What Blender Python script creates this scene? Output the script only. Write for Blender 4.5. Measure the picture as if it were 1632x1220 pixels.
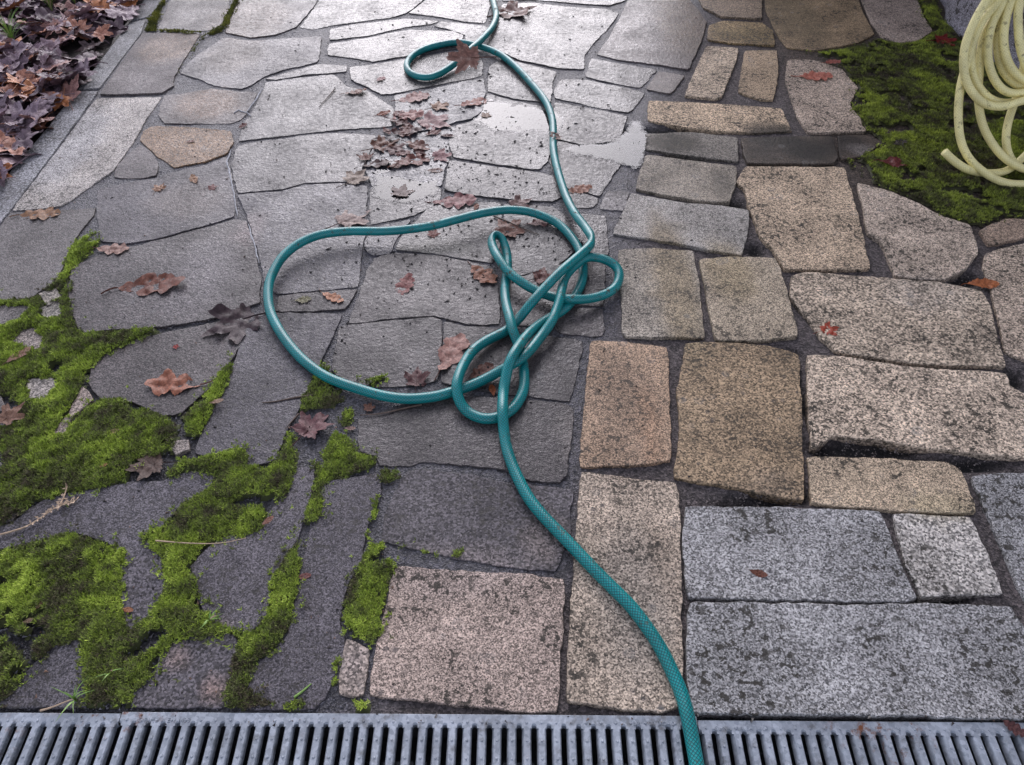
import bpy, math, random
import numpy as np
from mathutils import Vector, Matrix, noise
from mathutils.geometry import delaunay_2d_cdt

for o in list(bpy.data.objects): bpy.data.objects.remove(o)
S = bpy.context.scene
COL = S.collection
random.seed(7); RNG = np.random.default_rng(11)

# ------------------------------------------------------------------ camera
H = 1.40; PITCH = math.radians(47.3); FPX = 1226.0; CX, CY = 816.0, 610.0
cd = bpy.data.cameras.new('camera'); cam = bpy.data.objects.new('camera', cd); COL.objects.link(cam)
cam.location = (0, 0, H); cam.rotation_euler = (math.pi/2 - PITCH, 0, 0)
cd.sensor_fit = 'HORIZONTAL'; cd.sensor_width = 36; cd.lens = 36*FPX/1632
cd.clip_start = 0.02; cd.clip_end = 500
S.camera = cam

# ------------------------------------------------------------------ world, sun, exposure
SUN_EL, SUN_AZ = math.radians(31), math.radians(-4)       # overcast, brightest beyond the yard
w = bpy.data.worlds.new('World'); S.world = w; w.use_nodes = True
nt = w.node_tree; nt.nodes.clear()
sky = nt.nodes.new('ShaderNodeTexSky'); sky.sky_type = 'NISHITA'; sky.sun_disc = False
sky.sun_elevation = SUN_EL; sky.sun_rotation = SUN_AZ
sky.air_density = 1.0; sky.dust_density = 2.0; sky.ozone_density = 1.5
hs = nt.nodes.new('ShaderNodeHueSaturation'); hs.inputs['Saturation'].default_value = 0.36
bg = nt.nodes.new('ShaderNodeBackground'); bg.inputs['Strength'].default_value = 0.13
wo = nt.nodes.new('ShaderNodeOutputWorld')
nt.links.new(sky.outputs[0], hs.inputs['Color']); wb = nt.nodes.new('ShaderNodeMixRGB'); wb.blend_type = 'MULTIPLY'; wb.inputs[0].default_value = 1; wb.inputs[2].default_value = (0.975, 0.960, 1.055, 1)   # even grey cloud light
nt.links.new(hs.outputs[0], wb.inputs[1]); nt.links.new(wb.outputs[0], bg.inputs[0]); nt.links.new(bg.outputs[0], wo.inputs[0])
sd = bpy.data.lights.new('sun', 'SUN'); sd.energy = 0.52; sd.angle = math.radians(38); sd.color = (0.95, 0.945, 1.0)
sun = bpy.data.objects.new('sun', sd); COL.objects.link(sun)
sun.rotation_euler = (-(math.pi/2 - SUN_EL), 0, -SUN_AZ); sun.location = (0, 6, 8)
S.view_settings.view_transform = 'Standard'; S.view_settings.look = 'None'
S.view_settings.exposure = 1.05; S.view_settings.gamma = 1; S.view_settings.use_curve_mapping = False

# ------------------------------------------------------------------ helpers
sp, cp = math.sin(PITCH), math.cos(PITCH)
def G(px, py, z=0.0):
    """photograph coordinates -> the point at height z where that view line meets the yard"""
    u = (px-CX)/FPX; v = (py-CY)/FPX
    t = (H-z)/(sp + v*cp)
    return Vector((u*t, t*(cp - v*sp), z))
def g2(p): a = G(p[0], p[1]); return (a.x, a.y)
def W(poly): return [g2(p) for p in poly]

def tag(o, label=None, cat=None, group=None, kind=None):
    if label: o['label'] = label
    if cat: o['category'] = cat
    if group: o['group'] = group
    if kind: o['kind'] = kind
    return o
def mesh_obj(name, verts, faces, mat, parent=None, smooth=True, loc=None, col=None, attr='tint'):
    me = bpy.data.meshes.new(name)
    v = np.asarray(verts, dtype=np.float64)
    if loc is not None: v = v - np.asarray(loc)
    me.from_pydata(v.tolist() if len(v) < 60000 else v, [], faces if isinstance(faces, list) else faces.tolist())
    if smooth: me.polygons.foreach_set('use_smooth', [True]*len(me.polygons))
    if col is not None:
        a = me.color_attributes.new(attr, 'FLOAT_COLOR', 'POINT')
        a.data.foreach_set('color', np.asarray(col, dtype=np.float32).ravel())
    me.materials.append(mat); me.update()
    o = bpy.data.objects.new(name, me); COL.objects.link(o)
    if loc is not None: o.location = loc
    if parent: o.parent = parent
    return o
def empty(name, loc=(0, 0, 0)):
    o = bpy.data.objects.new(name, None); o.location = loc; COL.objects.link(o); return o

def area2(P): return 0.5*sum(P[i][0]*P[(i+1) % len(P)][1]-P[(i+1) % len(P)][0]*P[i][1] for i in range(len(P)))
def resample(P, d):
    out = []
    n = len(P)
    for i in range(n):
        a, b = P[i], P[(i+1) % n]
        L = math.hypot(b[0]-a[0], b[1]-a[1]); k = max(1, int(round(L/d)))
        for j in range(k): t = j/k; out.append((a[0]+(b[0]-a[0])*t, a[1]+(b[1]-a[1])*t))
    return out
def soften(P, f=0.2):
    n = len(P)
    return [((1-f)*P[i][0]+f*0.5*(P[i-1][0]+P[(i+1) % n][0]), (1-f)*P[i][1]+f*0.5*(P[i-1][1]+P[(i+1) % n][1])) for i in range(n)]
def offset(P, d):
    """move a counter-clockwise outline inwards by d"""
    n = len(P); out = []
    for i in range(n):
        a, b, c = P[i-1], P[i], P[(i+1) % n]
        tx, ty = c[0]-a[0], c[1]-a[1]; L = math.hypot(tx, ty) or 1
        out.append((b[0]-ty/L*d, b[1]+tx/L*d))
    return out
def inside(P, xs, ys):
    xs = np.asarray(xs); ys = np.asarray(ys); r = np.zeros(xs.shape, bool)
    n = len(P)
    for i in range(n):
        x1, y1 = P[i]; x2, y2 = P[(i+1) % n]
        c = (y1 > ys) != (y2 > ys)
        with np.errstate(divide='ignore', invalid='ignore'):
            r ^= c & (xs < (x2-x1)*(ys-y1)/((y2-y1) if y2 != y1 else 1e-9)+x1)
    return r
def edge_dist(P, xs, ys):
    xs = np.asarray(xs); ys = np.asarray(ys); d = np.full(xs.shape, 1e9)
    for i in range(len(P)):
        x1, y1 = P[i]; x2, y2 = P[(i+1) % len(P)]
        ex, ey = x2-x1, y2-y1; L = ex*ex+ey*ey or 1e-12
        t = np.clip(((xs-x1)*ex+(ys-y1)*ey)/L, 0, 1)
        d = np.minimum(d, np.hypot(xs-x1-t*ex, ys-y1-t*ey))
    return d
def nz(x, y, s, o=0.0): return noise.noise(Vector((x*s+o, y*s-o*1.7, o*0.31)))
def vnoise(x, y, s, seed=0):
    """smooth value noise, vectorised, -1..1"""
    x = np.asarray(x)*s+seed*17.3; y = np.asarray(y)*s-seed*9.1
    xi = np.floor(x).astype(np.int64); yi = np.floor(y).astype(np.int64); fx = x-xi; fy = y-yi
    fx = fx*fx*(3-2*fx); fy = fy*fy*(3-2*fy)
    def h(a, b):
        n = (a*374761393 + b*668265263 + seed*1442695) & 0x7fffffff
        n = ((n ^ (n >> 13))*1274126177) & 0x7fffffff
        return ((n ^ (n >> 16)) & 0xffff)/32767.5-1
    return (h(xi, yi)*(1-fx)+h(xi+1, yi)*fx)*(1-fy)+(h(xi, yi+1)*(1-fx)+h(xi+1, yi+1)*fx)*fy

# ------------------------------------------------------------------ materials
class NT:
    def __init__(s, name):
        s.m = bpy.data.materials.new(name); s.m.use_nodes = True; s.t = s.m.node_tree
        s.b = s.t.nodes['Principled BSDF']; s.out = s.t.nodes['Material Output']
    def n(s, typ, **kw):
        x = s.t.nodes.new('ShaderNode'+typ)
        for k, v in kw.items(): setattr(x, k, v)
        return x
    def l(s, a, b): s.t.links.new(a, b)
    def val(s, node, key, v):
        i = node.inputs[key]
        if hasattr(v, 'is_output') or isinstance(v, bpy.types.NodeSocket): s.l(v, i)
        else: i.default_value = v
    def math(s, op, a, b=0.0, clamp=False):
        x = s.n('Math', operation=op); x.use_clamp = clamp
        s.val(x, 0, a); s.val(x, 1, b); return x.outputs[0]
    def mix(s, f, a, b, mode='MIX'):
        x = s.n('MixRGB', blend_type=mode); s.val(x, 0, f); s.val(x, 1, a); s.val(x, 2, b); return x.outputs[0]
    def noise(s, vec, scale, detail=3, rough=0.55, out=0):
        x = s.n('TexNoise'); s.l(vec, x.inputs['Vector']); x.inputs['Scale'].default_value = scale
        x.inputs['Detail'].default_value = detail; x.inputs['Roughness'].default_value = rough; return x.outputs[out]
    def voro(s, vec, scale, feature='F1', out='Color'):
        x = s.n('TexVoronoi', feature=feature); s.l(vec, x.inputs['Vector']); x.inputs['Scale'].default_value = scale
        return x.outputs[out]
    def ramp(s, f, stops):
        x = s.n('ValToRGB'); s.l(f, x.inputs[0]); e = x.color_ramp.elements
        while len(e) < len(stops): e.new(0.5)
        for i, (p, c) in enumerate(stops):
            e[i].position = p; e[i].color = (c, c, c, 1) if not isinstance(c, tuple) else (*c, 1)
        return x.outputs[0]
    def bump(s, h, strength, dist, prev=None):
        x = s.n('Bump'); s.val(x, 'Strength', strength); x.inputs['Distance'].default_value = dist
        s.l(h, x.inputs['Height'])
        if prev is not None: s.l(prev, x.inputs['Normal'])
        return x.outputs[0]
    def pos(s): return s.n('NewGeometry').outputs['Position']
    def attr(s, name): x = s.n('Attribute'); x.attribute_name = name; return x
    def sep(s, c): x = s.n('SeparateColor'); s.l(c, x.inputs[0]); return x.outputs

def stone_material(name='granite_flagstone'):
    k = NT(name); P = k.pos(); oi = k.n('ObjectInfo'); vs = k.n('VectorMath', operation='SCALE'); k.l(P, vs.inputs[0])
    k.l(k.math('ADD', k.math('MULTIPLY', oi.outputs['Random'], 0.75), 0.68), vs.inputs['Scale']); PG = vs.outputs[0]
    a = k.attr('tint'); tint = a.outputs['Color']; wet = a.outputs['Alpha']
    grain = k.sep(k.voro(PG, 330))[0]
    grain2 = k.noise(PG, 270, 1, 0.6)
    blot = k.noise(P, 6, 3, 0.6); mid = k.noise(P, 56, 3, 0.70)
    dry = k.math('SUBTRACT', 1.0, wet, True)
    # salt and pepper minerals, stronger where the stone is dry
    g = k.math('ADD', k.math('MULTIPLY', grain, 0.55), k.math('MULTIPLY', grain2, 0.45))
    gd = k.ramp(g, [(0.22, 0.20), (0.40, 0.62), (0.55, 1.12), (0.76, 1.9)])
    gw = k.ramp(g, [(0.22, 0.35), (0.50, 0.95), (0.78, 2.1)])
    sp_ = k.mix(wet, gd, gw)
    c = k.mix(1.0, tint, sp_, 'MULTIPLY')
    c = k.mix(1.0, c, k.ramp(blot, [(0.3, 0.72), (0.5, 1.0), (0.72, 1.22)]), 'MULTIPLY')
    c = k.mix(1.0, c, k.ramp(mid, [(0.3, 0.80), (0.5, 1.0), (0.7, 1.16)]), 'MULTIPLY')
    # dirt and dark lichen flecks with their own shape
    fl = k.ramp(mid, [(0.535, 0.0), (0.585, 1.0)])
    flm = k.math('MULTIPLY', fl, k.math('MULTIPLY', k.ramp(blot, [(0.44, 0.95), (0.56, 0.0)]), k.math('ADD', k.math('MULTIPLY', dry, .7), .3)))
    c = k.mix(flm, c, (0.030, 0.026, 0.020, 1))
    # round dark lichen spots, and pale lichen rings, in drifts of their own
    vd = k.voro(P, 34, 'F1', 'Distance'); dr = blot
    sp2 = k.math('MULTIPLY', k.ramp(vd, [(0.14, 1.0), (0.24, 0.0)]), k.ramp(dr, [(0.50, 0.0), (0.60, 0.75)]))
    c = k.mix(k.math('MULTIPLY', sp2, dry), c, (0.045, 0.042, 0.045, 1))
    vp = k.voro(P, 19, 'F1', 'Distance')
    sp3 = k.math('MULTIPLY', k.ramp(vp, [(0.10, 0.25), (0.20, 1.0), (0.27, 0.0)]), k.ramp(blot, [(0.52, 0.0), (0.64, 0.45)]))
    c = k.mix(sp3, c, (0.20, 0.195, 0.185, 1))
    # water darkens the stone
    dk = k.mix(wet, (1, 1, 1, 1), (0.60, 0.60, 0.62, 1))
    c = k.mix(1.0, c, dk, 'MULTIPLY')
    k.l(c, k.b.inputs['Base Color'])
    r = k.math('ADD', k.math('MULTIPLY', dry, 0.56), 0.235)
    x = k.n('MapRange'); k.l(blot, x.inputs[0])
    for i, v in enumerate((0.36, 0.64, 0.13, -0.07)): x.inputs[i+1].default_value = v
    r = k.math('ADD', r, k.math('MULTIPLY', x.outputs[0], wet), True)
    y = k.n('MapRange'); k.l(mid, y.inputs[0])
    for i, v in enumerate((0.36, 0.62, 0.16, -0.12)): y.inputs[i+1].default_value = v
    r = k.math('ADD', r, k.math('MULTIPLY', y.outputs[0], wet), True)
    k.l(r, k.b.inputs['Roughness'])
    k.b.inputs['Specular IOR Level'].default_value = 0.32
    hgt = k.math('ADD', k.math('MULTIPLY', g, 0.6), k.math('MULTIPLY', k.noise(P, 90, 2, 0.65), 1.0))
    st = k.math('ADD', k.math('MULTIPLY', dry, 0.15), 0.70)
    b = k.bump(hgt, st, 0.0024)
    b = k.bump(k.noise(P, 26, 1), 0.16, 0.004, b)
    k.l(b, k.b.inputs['Normal'])
    return k.m

def mortar_material():
    k = NT('gritty_joint_mortar'); P = k.pos(); a = k.attr('tint')
    g = k.sep(k.voro(P, 240))[0]; n2 = k.noise(P, 70, 5, 0.65)
    c = k.mix(1.0, a.outputs['Color'], k.ramp(g, [(0.1, 0.45), (0.55, 0.95), (0.95, 1.8)]), 'MULTIPLY')
    c = k.mix(1.0, c, k.ramp(n2, [(0.3, 0.55), (0.5, 1.0), (0.7, 1.4)]), 'MULTIPLY')
    k.l(c, k.b.inputs['Base Color'])
    k.l(k.math('SUBTRACT', 0.88, k.math('MULTIPLY', a.outputs['Alpha'], 0.42)), k.b.inputs['Roughness'])
    d = k.voro(P, 240, 'F1', 'Distance')
    k.l(k.bump(n2, 0.8, 0.006, k.bump(d, 0.7, 0.004)), k.b.inputs['Normal'])
    return k.m

def simple(name, col, rough=0.6, nscale=40, var=0.35, bump=0.3, bdist=0.002, metal=0.0, spec=0.5):
    k = NT(name); tc = k.n('TexCoord').outputs['Object']
    n1 = k.noise(tc, nscale, 5, 0.6)
    c = k.mix(1.0, (*col, 1), k.ramp(n1, [(0.25, 1-var), (0.5, 1.0), (0.75, 1+var)]), 'MULTIPLY')
    k.l(c, k.b.inputs['Base Color']); k.b.inputs['Roughness'].default_value = rough
    k.b.inputs['Metallic'].default_value = metal; k.b.inputs['Specular IOR Level'].default_value = spec
    k.l(k.bump(k.noise(tc, nscale*3, 4, 0.6), bump, bdist), k.b.inputs['Normal'])
    return k.m

def leaf_material():
    k = NT('wet_fallen_leaf'); tc = k.n('TexCoord').outputs['Object']; oi = k.n('ObjectInfo')
    a = k.attr('vein')
    off = k.n('VectorMath', operation='ADD'); k.l(tc, off.inputs[0])
    cx = k.n('CombineXYZ'); k.l(k.math('MULTIPLY', oi.outputs['Random'], 37.0), cx.inputs[0]); k.l(cx.outputs[0], off.inputs[1])
    n1 = k.noise(off.outputs[0], 28, 5, 0.65); n2 = k.noise(off.outputs[0], 160, 3, 0.6)
    c = k.mix(1.0, oi.outputs['Color'], k.ramp(n1, [(0.30, 0.50), (0.5, 1.0), (0.70, 1.55)]), 'MULTIPLY')
    c = k.mix(1.0, c, k.ramp(n2, [(0.3, 0.8), (0.7, 1.2)]), 'MULTIPLY')
    c = k.mix(k.math('MULTIPLY', a.outputs['Fac'], 0.55), c, k.mix(1.0, oi.outputs['Color'], (0.42, 0.36, 0.36, 1), 'MULTIPLY'))
    k.l(c, k.b.inputs['Base Color'])
    k.l(k.ramp(n1, [(0.3, 0.58), (0.7, 0.38)]), k.b.inputs['Roughness']); k.b.inputs['Specular IOR Level'].default_value = 0.3
    k.l(k.bump(n2, 0.5, 0.0012, k.bump(a.outputs['Fac'], 0.5, 0.0015)), k.b.inputs['Normal'])
    return k.m

def tint_material(name, rough=0.6, spec=0.4, trans=0.0):
    k = NT(name); a = k.attr('tint'); k.l(a.outputs['Color'], k.b.inputs['Base Color'])
    k.b.inputs['Roughness'].default_value = rough; k.b.inputs['Specular IOR Level'].default_value = spec
    return k.m

def hose_material(name, base, dark, rib, rough, dirt):
    """woven pvc sleeve: uv x runs round the hose, uv y along it in metres"""
    k = NT(name); uv = k.n('UVMap'); uv.uv_map = 'UVMap'
    s = k.n('SeparateXYZ'); k.l(uv.outputs[0], s.inputs[0])
    ua = k.math('MULTIPLY', s.outputs[0], 2*math.pi*rib); va = k.math('MULTIPLY', s.outputs[1], 2*math.pi*rib/0.0817)
    d1 = k.math('SINE', k.math('ADD', ua, va)); d2 = k.math('SINE', k.math('SUBTRACT', ua, va))
    net = k.math('MAXIMUM', d1, d2)
    P = k.pos()
    f = k.ramp(net, [(0.55, 0.0), (0.95, 1.0)])
    c = k.mix(f, (*base, 1), (*dark, 1))
    c = k.mix(1.0, c, k.ramp(k.noise(P, 14, 4), [(0.3, 0.80), (0.7, 1.18)]), 'MULTIPLY')
    dm = k.ramp(k.noise(P, 60, 4, 0.72), [(0.56, 0.0), (0.64, 1.0)])
    dm = k.math('MULTIPLY', dm, k.ramp(k.noise(P, 7, 2), [(0.44, 0.0), (0.60, dirt)]))
    c = k.mix(dm, c, (0.05, 0.038, 0.02, 1))
    k.l(c, k.b.inputs['Base Color'])
    k.l(k.math('ADD', rough, k.math('MULTIPLY', dm, 0.4)), k.b.inputs['Roughness'])
    k.l(k.bump(net, 0.25, 0.0006), k.b.inputs['Normal'])
    return k.m

def water_material():
    k = NT('puddle_water'); k.t.nodes.remove(k.b)
    tr = k.n('BsdfTransparent'); tr.inputs[0].default_value = (0.86, 0.86, 0.88, 1)
    gl = k.n('BsdfGlossy'); gl.inputs['Roughness'].default_value = 0.03
    fr = k.n('Fresnel'); fr.inputs[0].default_value = 1.40
    b = k.bump(k.noise(k.pos(), 9, 0), 0.03, 0.002); k.l(b, gl.inputs['Normal']); k.l(b, fr.inputs['Normal'])
    fa = k.attr('film').outputs['Fac']; fm = k.ramp(k.math('ADD', fa, k.math('MULTIPLY', k.math('SUBTRACT', k.noise(k.pos(), 45, 3, .6), .5), 0.9)), [(0.18, 0.0), (0.5, 1.0)])
    mx = k.n('MixShader'); k.l(k.math('MULTIPLY', fr.outputs[0], fm), mx.inputs[0]); k.l(k.mix(fm, (1, 1, 1, 1), (0.86, 0.86, 0.88, 1)), tr.inputs[0]); k.l(tr.outputs[0], mx.inputs[1]); k.l(gl.outputs[0], mx.inputs[2])
    k.l(mx.outputs[0], k.out.inputs[0]); return k.m

def zinc_material():
    k = NT('galvanised_steel'); P = k.pos()
    v = k.sep(k.voro(P, 160))[0]; n1 = k.noise(P, 12, 5, 0.6); n3 = k.noise(P, 300, 3)
    c = k.ramp(v, [(0.0, (0.24, 0.265, 0.30)), (1.0, (0.38, 0.41, 0.455))])
    c = k.mix(1.0, c, k.ramp(n1, [(0.3, 0.7), (0.6, 1.1)]), 'MULTIPLY')
    grime = k.ramp(k.noise(P, 26, 6, 0.7), [(0.54, 0.0), (0.70, 0.75)])
    c = k.mix(grime, c, (0.075, 0.066, 0.055, 1))
    rust = k.math('MULTIPLY', k.ramp(k.noise(P, 40, 5, 0.7), [(0.55, 0.0), (0.66, 1.0)]), k.ramp(k.noise(P, 3.3, 1), [(0.60, 0.0), (0.68, 1.0)]))
    c = k.mix(rust, c, (0.16, 0.055, 0.02, 1))
    k.l(c, k.b.inputs['Base Color']); k.b.inputs['Metallic'].default_value = 0.35
    k.l(k.math('ADD', 0.42, k.math('MULTIPLY', n1, 0.25)), k.b.inputs['Roughness'])
    k.l(k.bump(n3, 0.5, 0.0006), k.b.inputs['Normal']); return k.m

M_STONE = stone_material(); M_MORTAR = mortar_material(); M_LEAF = leaf_material()
M_MOSS = tint_material('moss_shoots', 0.7, 0.25); M_TINT = tint_material('loose_bits', 0.75, 0.4)
M_WATER = water_material(); M_ZINC = zinc_material()
M_SOIL = simple('damp_soil', (0.030, 0.023, 0.018), 0.8, 30, 0.5, 0.8, 0.01)
M_CHANNEL = simple('drain_concrete', (0.05, 0.05, 0.05), 0.7, 30, 0.4, 0.5, 0.004)
M_HOSE = hose_material('green_woven_hose', (0.002, 0.255, 0.255), (0.001, 0.050, 0.055), 11, 0.34, 1.0)
M_CREAM = hose_material('cream_garden_hose', (0.80, 0.72, 0.34), (0.66, 0.59, 0.27), 9, 0.42, 0.6)
M_TWIG = simple('twig_bark', (0.09, 0.06, 0.045), 0.7, 120, 0.5, 0.5, 0.001)
M_STRAW = simple('dry_straw', (0.42, 0.30, 0.20), 0.6, 120, 0.3, 0.3, 0.001)
M_GRASS = simple('grass_blade', (0.20, 0.34, 0.07), 0.5, 120, 0.4, 0.2, 0.001)
M_LIME = simple('lime_bloom', (0.40, 0.40, 0.42), 0.8, 160, 0.6, 0.5, 0.001)
M_IRON = simple('rusty_iron', (0.10, 0.06, 0.04), 0.7, 80, 0.4, 0.5, 0.001, 0.5)

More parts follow.
